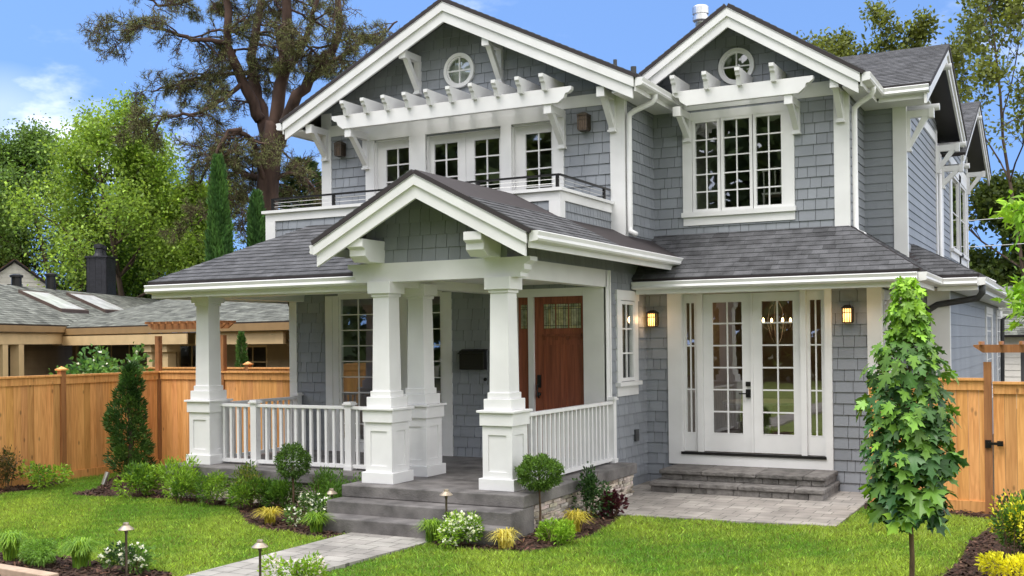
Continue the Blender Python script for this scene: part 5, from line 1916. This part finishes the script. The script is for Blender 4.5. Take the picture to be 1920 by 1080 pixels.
fence_post(-8.87, 1.7, 1.36, -0.55, fc_)
def arbor(label, x0, x1, y, zt, posts, beams=(-0.09, 0.09), n=8, over=0.14, zb=-0.55):
    t = thing('arbor', label, 'arbor', (x0, y, -0.5))
    for x in posts:
        fence_post(x, y, zt - 0.25, zb, t, cap=False, w=0.092)
    for dy in beams:
        mb = MB()
        z0, z1 = zt - 0.13, zt - 0.03
        mb.prism([(x0 - over, z1), (x1 + over, z1), (x1 + over, z1 - 0.02), (x1 + 0.02, z0), (x0 - 0.02, z0), (x0 - over, z1 - 0.02)], PF(y + dy), -0.018, 0.018)
        mb.build('beam', M['fence_post'], t)
    for i in range(n):
        x = x0 - over * 0.3 + (x1 - x0 + over * 0.6) * i / (n - 1)
        r = MB()
        r.box(x - 0.018, x + 0.018, y - 0.26, y + 0.26, zt - 0.0295, zt + 0.012, rnd.uniform(0.95, 1.35))
        r.build('slat', M['fence_post'], t)
    return t
arbor('reddish cedar arbor rising over the fence left of the porch', -9.22, -7.6, -0.40, 2.20, (-9.2, -7.62), n=11)
fr_ = thing('cedar_fence', 'short cedar fence panel behind the young maple', 'fence', (4.6, -0.35, -0.5))
fence_run(PF(-0.35), 3.60, 5.02, 1.245, -0.48, fr_)
gt = thing('cedar_gate', 'cedar board garden gate with black latch at the right edge', 'gate', (5.6, -0.35, -0.5))
fence_run(PF(-0.35), 5.125, 6.25, 1.20, -0.44, gt)
lt = MB()
lt.box(5.03, 5.10, -0.425, -0.403, 0.36, 0.46)
lt.box(5.06, 5.235, -0.44, -0.426, 0.40, 0.435)
lt.box(5.17, 5.24, -0.425, -0.386, 0.385, 0.45)
lt.build('latch', M['black'], gt)
arbor('cedar arbor with notched beam over the garden gate', 5.04, 6.35, -0.35, 1.70, (5.066, 6.33), n=7, over=0.13)

# ------------------------------------------------------------------ garden lights
PLG = 'path lights beside the walk'
def path_light(x, y, z, label, h=0.47):
    t = thing('path_light', label, 'path light', (x, y, z), PLG)
    mb = MB()
    mb.lathe((x, y, z), [(0.016, -0.05), (0.012, 0.0), (0.012, h - 0.10), (0.017, h - 0.08), (0.020, h - 0.055), (0.012, h - 0.05)], 12)
    mb.build('stake', M['bronze'], t, smooth=True)
    c = MB()
    c.lathe((x, y, z + h - 0.055), [(0.073, 0.0), (0.076, 0.004), (0.030, 0.042), (0.026, 0.043)], 24)
    c.build('shade', M['bronze_cap'], t, smooth=False)
    k = MB()
    k.lathe((x, y, z + h - 0.012), [(0.027, 0.0), (0.029, 0.012), (0.026, 0.024), (0.006, 0.027)], 16)
    k.build('finial', M['bronze_cap'], t)
path_light(-2.08, -7.86, -0.48, 'bronze path light among white flowers on the left lawn edge', 0.54)
path_light(-0.53, -7.74, -0.48, 'bronze path light nearest the camera at the paver walk')
path_light(-2.23, -4.40, -0.48, 'bronze path light left of the porch steps', 0.43)
path_light(-0.21, -4.98, -0.48, 'bronze path light behind the white flowers right of the steps', 0.60)
sp = thing('spotlight', 'small tilted grey garden spotlight at the foot of the cypress', 'spotlight', (-7.60, -3.15, -0.48))
mb = MB()
mb.tube([(-7.60, -3.15, -0.50), (-7.60, -3.15, -0.40)], 0.012, 8)
mb.build('stake', M['bronze'], sp)
mb = MB()
mb.tube([(-7.61, -3.16, -0.41), (-7.575, -3.10, -0.22)], [0.036, 0.04], 14)
mb.build('lamp_body', M['steel'], sp)
tb = MB()
tb.bar((-5.5, -8.05, -0.45), (-2.6, -8.28, -0.45), 0.14, 0.12)
tag(tb.build('timber_edging', M['timber'], bevel=0.01), 'pale timber edging at the bottom left corner', 'edging')

# ------------------------------------------------------------------ neighbouring houses
NA, NB, NO = Vector((-0.981, 0.192, 0)), Vector((0.192, 0.981, 0)), Vector((-8.8, 4.38, 0))
def NN(s, t, z):
    return NO + NA * s + NB * t + Vector((0, 0, z))
PNF = lambda t: (lambda s, z, o: tuple(NN(s, t - o, z)))
NH = thing('neighbour_house', 'low tan bungalow with weathered green shingle roof beyond the left fence', 'house', NN(9, 4, -0.5))
EZ, RZ = 2.26, 3.62
kw = dict(mat='roof_green', course=0.16, wmin=0.2, wmax=0.4, var=0.22, thick=0.05)
roof([NN(-2.5, -0.2, EZ), NN(11.9, -0.2, EZ), NN(9.8, 4.6, RZ), NN(2.3, 4.6, RZ)], NH, **kw)
roof([NN(-2.5, 9.4, EZ), NN(-2.5, -0.2, EZ), NN(2.3, 4.6, RZ)], NH, **kw)
roof([NN(11.9, 9.4, EZ), NN(-2.5, 9.4, EZ), NN(2.3, 4.6, RZ), NN(9.8, 4.6, RZ)], NH, **kw)
# higher roof behind the porch gutter
roof([NN(-3, 3.0, 2.75), NN(9.5, 3.0, 2.75), NN(6.0, 6.8, 4.0), NN(-1, 6.8, 4.0)], NH, **kw)
roof([NN(9.5, 3.0, 2.75), NN(9.5, 10.6, 2.75), NN(6.0, 6.8, 4.0)], NH, **kw)
def nbox(s0, s1, t0, t1, z0, z1, mat, name, parent=NH, tone=1.0):
    mb = MB()
    vs = [tuple(NN(s, t, z)) for z in (z0, z1) for s, t in ((s0, t0), (s1, t0), (s1, t1), (s0, t1))]
    mb.add(vs, [(0, 3, 2, 1), (4, 5, 6, 7), (0, 1, 5, 4), (1, 2, 6, 5), (2, 3, 7, 6), (3, 0, 4, 7)], tone)
    return mb.build(name, M[mat], parent)
nbox(-2.52, 11.9, -0.26, -0.205, 2.10, 2.275, 'trim_brown', 'fascia_board')
nbox(-2.3, 11.8, -0.20, 0.9, 2.075, 2.098, 'tan_dark', 'soffit')
nbox(5.0, 11.5, -0.30, -0.262, 1.80, 2.06, 'tan', 'pergola_beam')
nbox(1.5, 4.9, -0.12, -0.05, 1.78, 2.07, 'tan', 'fascia_panel')
wl_ = MB()
bk_ = MB()
courses(wl_, bk_, [(-2.2, -0.5), (12.6, -0.5), (12.6, 2.09), (-2.2, 2.09)], PNF(0.95), [(3.4, 4.6, 0.9, 1.75), (5.4, 7.2, 0.5, 1.8), (8.6, 12.4, 0.2, 1.85)], course=0.24, wmin=2, wmax=5, lip=0.02, gap=0.003, var=0.05)
w_ = wl_.build('wall', M['tan_dark'], NH)
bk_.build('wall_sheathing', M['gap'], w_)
for (s0, s1, z0, z1, c, r) in ((3.45, 4.55, 0.95, 1.70, 2, 2), (5.45, 7.15, 0.55, 1.75, 3, 2), (8.65, 12.35, 0.25, 1.80, 4, 1)):
    window(PNF(0.95), s0, s1, z0, z1, c, r, NH, 0.06, 0.0, mw=0.03, mat='tan')
mb = MB()
v8 = [tuple(NN(s, t, z)) for z in (-0.4, 2.05) for s, t in ((3, 1.1), (12.5, 1.1), (12.5, 5), (3, 5))]
mb.add(v8, [(4, 5, 6, 7), (1, 2, 6, 5), (2, 3, 7, 6), (3, 0, 4, 7), (0, 1, 2, 3)])
mb.build('room', M['room'], NH)
for s_ in (6.2, 6.9):
    nbox(s_ - 0.12, s_ + 0.12, -0.12, 0.12, -0.5, 1.60, 'tan', 'porch_post')
    nbox(s_ - 0.19, s_ + 0.19, -0.2, 0.2, 1.601, 1.80, 'tan', 'post_cap')
# the wing with the skylights
WO, WE, WB = Vector((-19.53, 6.14, 0)), Vector((-0.40, 0.916, 0)), Vector((-0.916, -0.40, 0))
WZ, WS = 2.326, 0.45
def WW(s, t, z):
    return WO + WE * s + WB * t + Vector((0, 0, z))
roof([WW(-5.6, 0, WZ), WW(15, 0, WZ), WW(15, 2.9, WZ + WS * 2.9), WW(-2.7, 2.9, WZ + WS * 2.9)], NH, **kw)
roof([WW(-5.6, 5.8, WZ), WW(-5.6, 0, WZ), WW(-2.7, 2.9, WZ + WS * 2.9)], NH, **kw)
roof([WW(15, 5.8, WZ), WW(-5.6, 5.8, WZ), WW(-2.7, 2.9, WZ + WS * 2.9), WW(15, 2.9, WZ + WS * 2.9)], NH, **kw)
def wbox(s0, s1, t0, t1, z0, z1, mat, name, tone=1.0):
    m_ = MB()
    vs = [tuple(WW(s, t, z)) for z in (z0, z1) for s, t in ((s0, t0), (s1, t0), (s1, t1), (s0, t1))]
    m_.add(vs, [(0, 3, 2, 1), (4, 5, 6, 7), (0, 1, 5, 4), (1, 2, 6, 5), (2, 3, 7, 6), (3, 0, 4, 7)], tone)
    return m_.build(name, M[mat], NH)
wbox(-5.62, 6.0, -0.06, -0.005, 2.17, 2.335, 'trim_brown', 'fascia_board')
wbox(-5.5, 6.0, 0.0, 0.8, 2.14, 2.165, 'tan_dark', 'soffit')
wbox(-5.4, 2.0, 0.05, 0.25, 1.84, 2.135, 'tan', 'porch_beam')
for s_ in (-4.6, -2.95, -2.15):
    wbox(s_ - 0.13, s_ + 0.13, 0.06, 0.30, -0.5, 1.835, 'tan', 'porch_post')
ww_, wk_ = MB(), MB()
courses(ww_, wk_, [(-5.3, -0.5), (8, -0.5), (8, 2.13), (-5.3, 2.13)], lambda s, z, o: tuple(WW(s, 0.95 - o, z)), [(-4.4, -2.6, -0.4, 1.8), (-1.9, -0.4, -0.4, 1.8)], course=0.24, wmin=2, wmax=5, lip=0.02, gap=0.003, var=0.05)
w_ = ww_.build('wall', M['tan_dark'], NH)
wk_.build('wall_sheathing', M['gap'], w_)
for s0, s1 in ((-4.35, -2.65), (-1.85, -0.45)):
    window(lambda s, z, o: tuple(WW(s, 0.95 - o, z)), s0, s1, -0.35, 1.75, 1, 1, NH, 0.05, 0.0, mat='trim_brown')
m_ = MB()
v8 = [tuple(WW(s, t, z)) for z in (-0.4, 2.1) for s, t in ((-5.2, 1.1), (3, 1.1), (3, 5), (-5.2, 5))]
m_.add(v8, [(4, 5, 6, 7), (1, 2, 6, 5), (2, 3, 7, 6), (3, 0, 4, 7), (0, 1, 2, 3)])
m_.build('room', M['room'], NH)
def N_slope(s, t, lift):          # a point over the wing's slope
    return WW(s, t, WZ + WS * t + 0.06 + lift)
def skylight(s0, s1, t0, t1):
    fr, gl = MB(), MB()
    def q(a, b, c, d, l0, l1, m):
        vs = [tuple(N_slope(s, t, l)) for l in (l0, l1) for s, t in ((a, c), (b, c), (b, d), (a, d))]
        m.add(vs, [(0, 3, 2, 1), (4, 5, 6, 7), (0, 1, 5, 4), (1, 2, 6, 5), (2, 3, 7, 6), (3, 0, 4, 7)])
    q(s0, s1, t0, t0 + 0.07, 0.0, 0.10, fr)
    q(s0, s1, t1 - 0.07, t1, 0.0, 0.10, fr)
    q(s0, s0 + 0.07, t0 + 0.071, t1 - 0.071, 0.0, 0.099, fr)
    q(s1 - 0.07, s1, t0 + 0.071, t1 - 0.071, 0.0, 0.099, fr)
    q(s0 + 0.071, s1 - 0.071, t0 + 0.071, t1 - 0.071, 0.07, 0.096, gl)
    o = fr.build('skylight', M['skylight_frame'], NH)
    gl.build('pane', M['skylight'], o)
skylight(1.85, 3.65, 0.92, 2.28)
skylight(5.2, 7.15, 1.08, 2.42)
chm = MB()
z = 2.6
while z < 5.07:
    off = 0.0 if int(z * 100) % 2 else 0.11
    for side in range(4):
        for i in range(5):
            a0, a1 = -0.40 + off + i * 0.22 - 0.11, -0.40 + off + (i + 1) * 0.22 - 0.118
            a0, a1 = max(a0, -0.40), min(a1, 0.40)
            if a1 - a0 < 0.02:
                continue
            tt = rnd.uniform(0.8, 1.25)
            if side == 0: e = (10.000 + a0, 10.000 + a1, 3.00, 3.04)
            elif side == 1: e = (10.000 + a0, 10.000 + a1, 3.76, 3.80)
            elif side == 2: e = (9.600, 9.640, 3.4 + a0, 3.4 + a1)
            else: e = (10.360, 10.400, 3.4 + a0, 3.4 + a1)
            vs = [tuple(WW(s, t, zz)) for zz in (z, z + 0.072) for s, t in ((e[0], e[2]), (e[1], e[2]), (e[1], e[3]), (e[0], e[3]))]
            chm.add(vs, [(0, 3, 2, 1), (4, 5, 6, 7), (0, 1, 5, 4), (1, 2, 6, 5), (2, 3, 7, 6), (3, 0, 4, 7)], tt)
    z += 0.08
vs = [tuple(WW(s, t, zz)) for zz in (2.5, 5.08) for s, t in ((9.610, 3.01), (10.390, 3.01), (10.390, 3.79), (9.610, 3.79))]
chm.add(vs, [(4, 5, 6, 7), (0, 1, 5, 4), (1, 2, 6, 5), (2, 3, 7, 6), (3, 0, 4, 7)], 0.7)
vs = [tuple(WW(s, t, zz)) for zz in (5.085, 5.15) for s, t in ((9.560, 2.96), (10.440, 2.96), (10.440, 3.84), (9.560, 3.84))]
chm.add(vs, [(0, 3, 2, 1), (4, 5, 6, 7), (0, 1, 5, 4), (1, 2, 6, 5), (2, 3, 7, 6), (3, 0, 4, 7)], 1.0)
cho = chm.build('chimney', M['brick_black'], NH)
for (s_, r_k, hh) in ((9.820, 0.16, 0.46), (10.190, 0.13, 0.42)):
    p = MB()
    c = WW(s_, 3.4, 5.15)
    p.lathe(c, [(r_k + 0.05, 0), (r_k, 0.10), (r_k * 0.8, hh * 0.6), (r_k * 0.75, hh * 0.62), (r_k * 1.15, hh * 0.65), (r_k * 1.15, hh * 0.95), (r_k * 0.6, hh)], 14)
    p.build('chimney_pot', M['brick_black'], cho)
for (s_, t_, hh) in ((5.2, 2.95, 0.62), (3.0, 2.95, 0.45)):
    p = MB()
    c = WW(s_, t_, WZ + WS * 2.6)
    p.lathe(c, [(0.16, 0), (0.15, hh), (0.20, hh + 0.01), (0.20, hh + 0.07), (0.10, hh + 0.11)], 14)
    p.build('flue', M['black'], NH)
dsp = MB()
dsp.tube([NN(1.9, -0.1, 2.05), NN(1.9, 0.1, 1.95), NN(2.1, 0.85, 1.6), NN(2.1, 0.88, -0.5)], 0.06, 8)
dsp.build('downspout', M['tan_dark'], NH)
# cream cottage far left
RH = thing('cottage', 'cream gabled cottage with red shingle roof at the far left', 'house', (-33.5, 15.5, -0.5))
ra = Vector((-0.6, -0.8, 0))
rb = Vector((-0.8, 0.6, 0))
RO = Vector((-32.75, 14.95, 0.35))
def RR(s, t, z):
    return RO + ra * s + rb * t + Vector((0, 0, z))
mb, bk = MB(), MB()
courses(mb, bk, [(-1.5, -0.95), (1.5, -0.95), (1.5, 3.75), (0, 4.9), (-1.5, 3.75)], lambda s, z, o: tuple(RR(s, -o, z)), [(-0.3, 0.3, 3.4, 4.0)], course=0.18, wmin=2, wmax=4, lip=0.02, gap=0.002, var=0.03)
w_ = mb.build('wall', M['cream'], RH)
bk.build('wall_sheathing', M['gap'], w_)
mb = MB()
mb.add([tuple(RR(-1.5, 0, -0.95)), tuple(RR(-1.5, 7, -0.95)), tuple(RR(-1.5, 7, 3.75)), tuple(RR(-1.5, 0, 3.75)), tuple(RR(1.5, 0, -0.95)), tuple(RR(1.5, 7, -0.95)), tuple(RR(1.5, 7, 3.75)), tuple(RR(1.5, 0, 3.75))], [(0, 1, 2, 3), (4, 5, 6, 7)])
mb.build('side_wall', M['cream'], RH)
kr = dict(mat='roof_red', course=0.18, wmin=0.2, wmax=0.4, var=0.2)
roof([RR(-1.85, -0.2, 3.5), RR(-1.85, 7, 3.5), RR(0, 7, 4.98), RR(0, -0.2, 4.98)], RH, **kr)
roof([RR(1.85, -0.2, 3.5), RR(1.85, 7, 3.5), RR(0, 7, 4.98), RR(0, -0.2, 4.98)], RH, **kr)
mb = MB()
for i in range(6):
    z = 3.42 + i * 0.095
    mb.pbox(lambda s, z, o: tuple(RR(s, -o, z)), -0.28, 0.28, z, z + 0.07, -0.02, 0.03)
mb.build('louvre', M['white'], RH)
# house beyond the gate
GH = thing('garage', 'grey shingled roof and pale wall of a building glimpsed beyond the gate', 'garage', (5.5, 23, -0.5))
mb, bk = MB(), MB()
courses(mb, bk, [(3.9, -0.5), (9.5, -0.5), (9.5, 1.75), (3.9, 1.75)], PF(22.0), [(4.5, 6.2, -0.4, 1.5)], course=0.2, wmin=2, wmax=4, lip=0.02, gap=0.002, var=0.04)
w_ = mb.build('wall', M['cream'], GH)
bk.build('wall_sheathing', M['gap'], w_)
mb = MB()
mb.box(4.45, 6.25, 22.1, 22.15, -0.45, 1.55)
mb.build('garage_door', M['soffit'], GH)
roof([(3.4, 21.5, 1.75), (10, 21.5, 1.75), (10, 25, 3.4), (3.9, 25, 3.4)], GH, mat='roof_green', course=0.16, wmin=0.2, wmax=0.4, var=0.25)

# ------------------------------------------------------------------ trees
shrub('glossy rhododendron rising above the left fence', -12.0, 0.5, 0.80, 2.15, 3200, 0.16, 0.085, (0.03, 0.075, 0.018), (0.10, 0.19, 0.05), name='rhododendron', group=None, k=14, upright=0.0, droop=0.3, flowers=60, fsize=0.06)
cnt = []
LIGHT, LIGHTB = (0.10, 0.165, 0.026), (0.215, 0.30, 0.05)
OLV, OLVB = (0.07, 0.11, 0.03), (0.145, 0.21, 0.05)
cnt.append(deciduous('maple_tree', 'tall bright yellow green maple above the black chimney', -29.3, 17.8, 11.8, 4, LIGHT, LIGHTB, per=11, L=0.165, spread=0.40))
cnt.append(deciduous('maple_tree', 'bright green maple to the right, nearer the italian cypress', -26.6, 20.2, 8.8, 5, LIGHT, LIGHTB, per=11, L=0.165, spread=0.40))
cnt.append(deciduous('broadleaf_tree', 'darker green tree left of the tall maple', -34.6, 19.6, 11.2, 8, OLV, (0.09, 0.16, 0.03), per=11, L=0.17, spread=0.42))
cnt.append(deciduous('broadleaf_tree', 'dull olive tree at the left edge above the cottage', -38.6, 19.0, 10.2, 12, OLV, OLVB, per=11, L=0.165, spread=0.42))
cnt.append(deciduous('broadleaf_tree', 'low leafy tree directly behind the cream cottage', -34.5, 22.5, 8.2, 14, OLV, OLVB, per=11, L=0.17, spread=0.42))
cnt.append(deciduous('broadleaf_tree', 'leafy tree between the tall maple and the black flues', -31.8, 22.0, 9.0, 17, (0.05, 0.10, 0.016), (0.12, 0.20, 0.025), per=11, L=0.17, spread=0.42))
cnt.append(deciduous('broadleaf_tree', 'brownish green loose tree behind the italian cypresses', -24.0, 23.0, 7.6, 21, (0.05, 0.06, 0.02), (0.11, 0.13, 0.03), per=6, L=0.26, spread=0.32))
conifer('dark bushy conifer behind the upper left corner board', -22.2, 20.5, -0.5, 9.8, 2.1, 9000, (0.018, 0.038, 0.014), (0.055, 0.085, 0.022), 0.42, 'conifer', None, 0.22, lw=0.2, upl=0.4)

# the big old pine
PT = thing('pine_tree', 'huge old pine with forked brown trunk and wiry hanging branches', 'tree', (-21.5, 17.5, -0.6))
LIMBS = [
 ([(-21.5, 17.52, -0.7), (-21.5, 17.52, 1.5), (-21.52, 17.48, 4.34), (-21.57, 17.43, 7.01), (-21.4, 17.5, 9.07), (-21.24, 17.57, 10.3)], 0.55, 0.36),
 ([(-21.24, 17.57, 9.9), (-20.63, 17.31, 12.2), (-20.17, 16.96, 14.3), (-20.08, 17.0, 17.5)], 0.28, 0.14),
 ([(-21.4, 17.5, 8.6), (-22.27, 17.93, 10.99), (-22.85, 18.07, 12.66), (-22.8, 18.41, 14.65), (-22.43, 18.59, 17.5)], 0.27, 0.12),
 ([(-21.17, 17.61, 9.4), (-19.79, 17.19, 11.09), (-18.76, 17.16, 12.05), (-18.25, 17.41, 12.84), (-18.27, 17.72, 14.42), (-18.3, 17.92, 17.0)], 0.25, 0.10),
 ([(-21.56, 17.43, 7.6), (-21.41, 16.59, 9.14), (-21.46, 15.89, 9.73), (-21.66, 15.33, 9.52), (-21.93, 14.98, 8.55), (-22.0, 14.8, 7.2)], 0.12, 0.03),
 ([(-22.11, 17.8, 10.5), (-22.33, 16.99, 11.95), (-22.38, 16.27, 13.64), (-22.42, 16.23, 16.5)], 0.24, 0.11),
 ([(-21.83, 17.62, 8.2), (-22.96, 17.82, 8.41), (-23.95, 17.87, 9.13), (-24.92, 17.92, 9.2), (-25.3, 17.8, 8.3)], 0.15, 0.04),
 ([(-22.38, 16.27, 13.3), (-22.96, 15.52, 13.23), (-24.03, 14.97, 13.55), (-24.91, 14.29, 13.7), (-25.6, 14.0, 13.5)], 0.10, 0.03),
 ([(-22.85, 18.07, 12.5), (-24.45, 17.69, 12.57), (-25.63, 16.85, 12.11), (-26.2, 16.2, 11.8)], 0.10, 0.03),
 ([(-22.33, 16.99, 11.8), (-22.6, 15.96, 10.96), (-23.36, 15.35, 10.43), (-24.25, 14.88, 10.24), (-24.8, 14.6, 9.6)], 0.10, 0.03),
 ([(-18.76, 17.16, 12.0), (-17.57, 17.2, 12.41), (-16.7, 17.65, 12.98), (-15.91, 18.06, 13.56)], 0.11, 0.03),
 ([(-20.63, 17.31, 12.0), (-19.27, 16.88, 12.95), (-18.6, 16.66, 13.98), (-18.23, 16.84, 15.6)], 0.15, 0.05),
 ([(-22.43, 16.23, 15.0), (-23.59, 15.64, 14.87), (-24.37, 14.78, 14.55), (-25.26, 14.32, 14.97)], 0.09, 0.03),
 ([(-21.55, 17.4, 6.9), (-22.3, 16.9, 7.4), (-23.2, 16.4, 7.2), (-23.9, 16.2, 6.4)], 0.10, 0.03),
 ([(-21.3, 17.5, 8.0), (-20.6, 17.9, 8.3), (-19.9, 18.1, 7.8), (-19.5, 18.1, 7.0)], 0.08, 0.03),
]
tr_, lim = MB(), []
for k, (pts, ra_, rb_) in enumerate(LIMBS):
    pv = [Vector(p) for p in pts]
    fine, rad = [], []
    m = len(pv)
    for i in range(m - 1):
        for j in range(4):
            f = j / 4
            a0, a1, a2, a3 = pv[max(i - 1, 0)], pv[i], pv[i + 1], pv[min(i + 2, m - 1)]
            q = 0.5 * ((2 * a1) + (a2 - a0) * f + (2 * a0 - 5 * a1 + 4 * a2 - a3) * f * f + (3 * a1 - a0 - 3 * a2 + a3) * f ** 3)
            if ra_ < 0.5:
                q = q + Vector((rnd.gauss(0, 0.05), rnd.gauss(0, 0.05), rnd.gauss(0, 0.05)))
            fine.append(q)
            rad.append(ra_ + (rb_ - ra_) * (i + f) / (m - 1))
    fine.append(pv[-1])
    rad.append(rb_)
    tr_.tube(fine, rad, 12 if k == 0 else 8)
    lim.append((fine, rad))
tr_.build('trunk', M['bark_red'], PT, smooth=True)
rP = np.random.default_rng(44)
segs, tips = [], []
PINE = dict(depth=2, steps=[7, 5, 4], wander=[0.26, 0.30, 0.30], lift=[-0.05, -0.07, -0.04], skip=[1, 0, 0], kids=[2, 2, 0], angle=[0.9, 0.8, 0.7],
            sag=[-0.05, -0.08, 0], ratio=[0.5, 0.5, 0.5], shrink=0.5)
for k, (fine, rad) in enumerate(lim):
    nb = {0: 2, 1: 11, 2: 13, 3: 11, 4: 13, 5: 12, 6: 13, 7: 11, 8: 11, 9: 11, 10: 8, 11: 7, 12: 8, 13: 7, 14: 3}[k]
    for _ in range(nb):
        i = int(rP.integers(len(fine) * (3 if k < 4 else 1) // 6, len(fine)))
        ax = fine[i]
        az = rP.uniform(0, 2 * np.pi)
        d = np.array([math.cos(az), math.sin(az), rP.uniform(-0.5, 0.45)])
        grow(tuple(ax), d, rP.uniform(1.0, 2.5) * (1.0 if k < 6 else 0.75), min(0.055, rad[i] * 0.5), 0, PINE, segs, tips, rP)
segs_mesh('branch', segs, 'bark_red', PT, 5, 0.010)
tk = [t for t in tips if rP.random() < 0.75]
T = np.array([t[0] for t in tk])
D = np.array([t[1] for t in tk])
per = 3
i = np.repeat(np.arange(len(T)), per)
n_ = len(i)
A = D[i] * 0.7 + rP.normal(0, 0.65, (n_, 3)) + np.array([0, 0, 0.1])
tone = np.repeat(rP.uniform(0, 1, len(T)) ** 1.2, per)
V, F, C = leaves(T[i] + rP.normal(0, 0.03, (n_, 3)), A, 0.17 * rP.uniform(0.6, 1.25, n_), 0.015, tint(n_, (0.080, 0.068, 0.032), (0.115, 0.14, 0.045), 0.3, tone), 0.1)
np_mesh('crown', V, F, C, M['needle'], PT)
cnt.append(len(tips))

# right side trees
SPARSE = dict(depth=3, steps=[9, 6, 5, 3], wander=[0.06, 0.16, 0.22, 0.25], lift=[0.02, 0.10, 0.05, 0.0], skip=[2, 1, 0, 0], kids=[2, 2, 2, 0],
              angle=[0.75, 0.6, 0.7, 0.6], sag=[0.1, 0.0, 0.0, 0.0], ratio=[0.55, 0.42, 0.45, 0.5], shrink=0.6)
cnt.append(deciduous('birch_tree', 'tall open tree with scattered olive leaves behind the right roofs', 5.0, 27.5, 14.5, 31, (0.06, 0.07, 0.016), (0.12, 0.14, 0.03), per=5, L=0.20, spread=0.16, prm=SPARSE, rad=0.10, group='trees behind the house on the right', lean=(-0.10, 0, 1), drop=0.2))
cnt.append(deciduous('birch_tree', 'thinner open tree left of the tall one above the side ridge', 0.8, 27.0, 12.0, 37, (0.06, 0.07, 0.016), (0.12, 0.14, 0.03), per=4, L=0.19, spread=0.16, prm=SPARSE, rad=0.07, group='trees behind the house on the right', drop=0.2))
cnt.append(deciduous('broadleaf_tree', 'dense dark tree beside the far end of the right wall', 3.6, 31.0, 7.4, 41, (0.035, 0.055, 0.014), (0.09, 0.12, 0.028), per=8, L=0.26, spread=0.30, group='trees behind the house on the right'))
cnt.append(deciduous('broadleaf_tree', 'dense olive tree at the right edge behind the gate', 6.2, 30.0, 7.8, 47, (0.035, 0.06, 0.014), (0.09, 0.12, 0.028), per=8, L=0.26, spread=0.30, group='trees behind the house on the right'))
NEAR = dict(DEC, depth=2)
nt = thing('locust_tree', 'lime green leafy branch reaching in at the right edge above the gate', 'tree', (6.02, -2.1, -0.5))
rN = np.random.default_rng(5)
segs, tips = [], []
grow((6.02, -2.1, -0.55), (0, 0, 1), 3.3, 0.05, 0, dict(depth=2, steps=[8, 4, 3], wander=[0.03, 0.15, 0.2], lift=[0, 0.05, 0], skip=[5, 0, 0], kids=[3, 2, 0], angle=[1.1, 0.8, 0.7], sag=[0.1, 0, 0], ratio=[0.28, 0.5, 0.5], shrink=0.3), segs, tips, rN)
segs_mesh('trunk', segs, 'stem', nt, 6, 0.003)
V, F, C = tip_leaves(tips, 14, 0.07, 0.13, 0.055, (0.12, 0.24, 0.02), (0.24, 0.38, 0.04), rN, 0.5, 0.2)
np_mesh('crown', V, F, C, M['leaf'], nt)

# power line behind the house
pw = MB()
for (za, zb, oy) in ((5.75, 5.35, 0), (5.0, 4.55, 0.3)):
    pts = []
    for i in range(13):
        f = i / 12
        pts.append((-4 + 14 * f, 24.0 - 7 * f + oy, za + (zb - za) * f - 0.25 * (1 - (2 * f - 1) ** 2)))
    pw.tube(pts, 0.012, 5)
tag(pw.build('power_line', M['cable']), 'thin power lines crossing in front of the trees on the right', 'power line')

# trees across the street, seen mirrored in the windows
n_ = 52000
tx = rng.uniform(-130, 32, n_)
ph = 19 + 2.6 * np.sin(tx * 0.31) + 1.8 * np.sin(tx * 0.83 + 1) + 1.2 * np.sin(tx * 1.9)
tz = rng.uniform(0, 1, n_) ** 0.8 * ph
ty = -46 + rng.normal(0, 1.6, n_) + 1.5 * np.sin(tx * 0.7 + tz * 0.5)
V, F, C = leaves(np.stack([tx, ty, tz - 0.5], 1), rng.normal(0, 1, (n_, 3)), rng.uniform(0.8, 1.7, n_), rng.uniform(0.6, 1.1, n_), tint(n_, (0.04, 0.062, 0.024), (0.11, 0.15, 0.055), 0.3), 0.2)
n_ = 16000
sy = rng.uniform(-48, 6, n_)
sz = rng.uniform(0, 1, n_) ** 0.8 * (15 + 2 * np.sin(sy * 0.4) + 1.5 * np.sin(sy * 1.1))
V2, F2, C2 = leaves(np.stack([-64 + rng.normal(0, 1.6, n_), sy, sz - 0.5], 1), rng.normal(0, 1, (n_, 3)), rng.uniform(0.8, 1.7, n_), rng.uniform(0.6, 1.1, n_), tint(n_, (0.04, 0.062, 0.024), (0.11, 0.15, 0.055), 0.3), 0.2)
V, F, C = join([(V, F, C), (V2, F2, C2)])
o = np_mesh('treeline', V, F, C, M['leaf'])
tag(o, 'dark leafy trees across the street mirrored in the window glass', 'trees', kind='stuff')
print('TIPS', cnt)
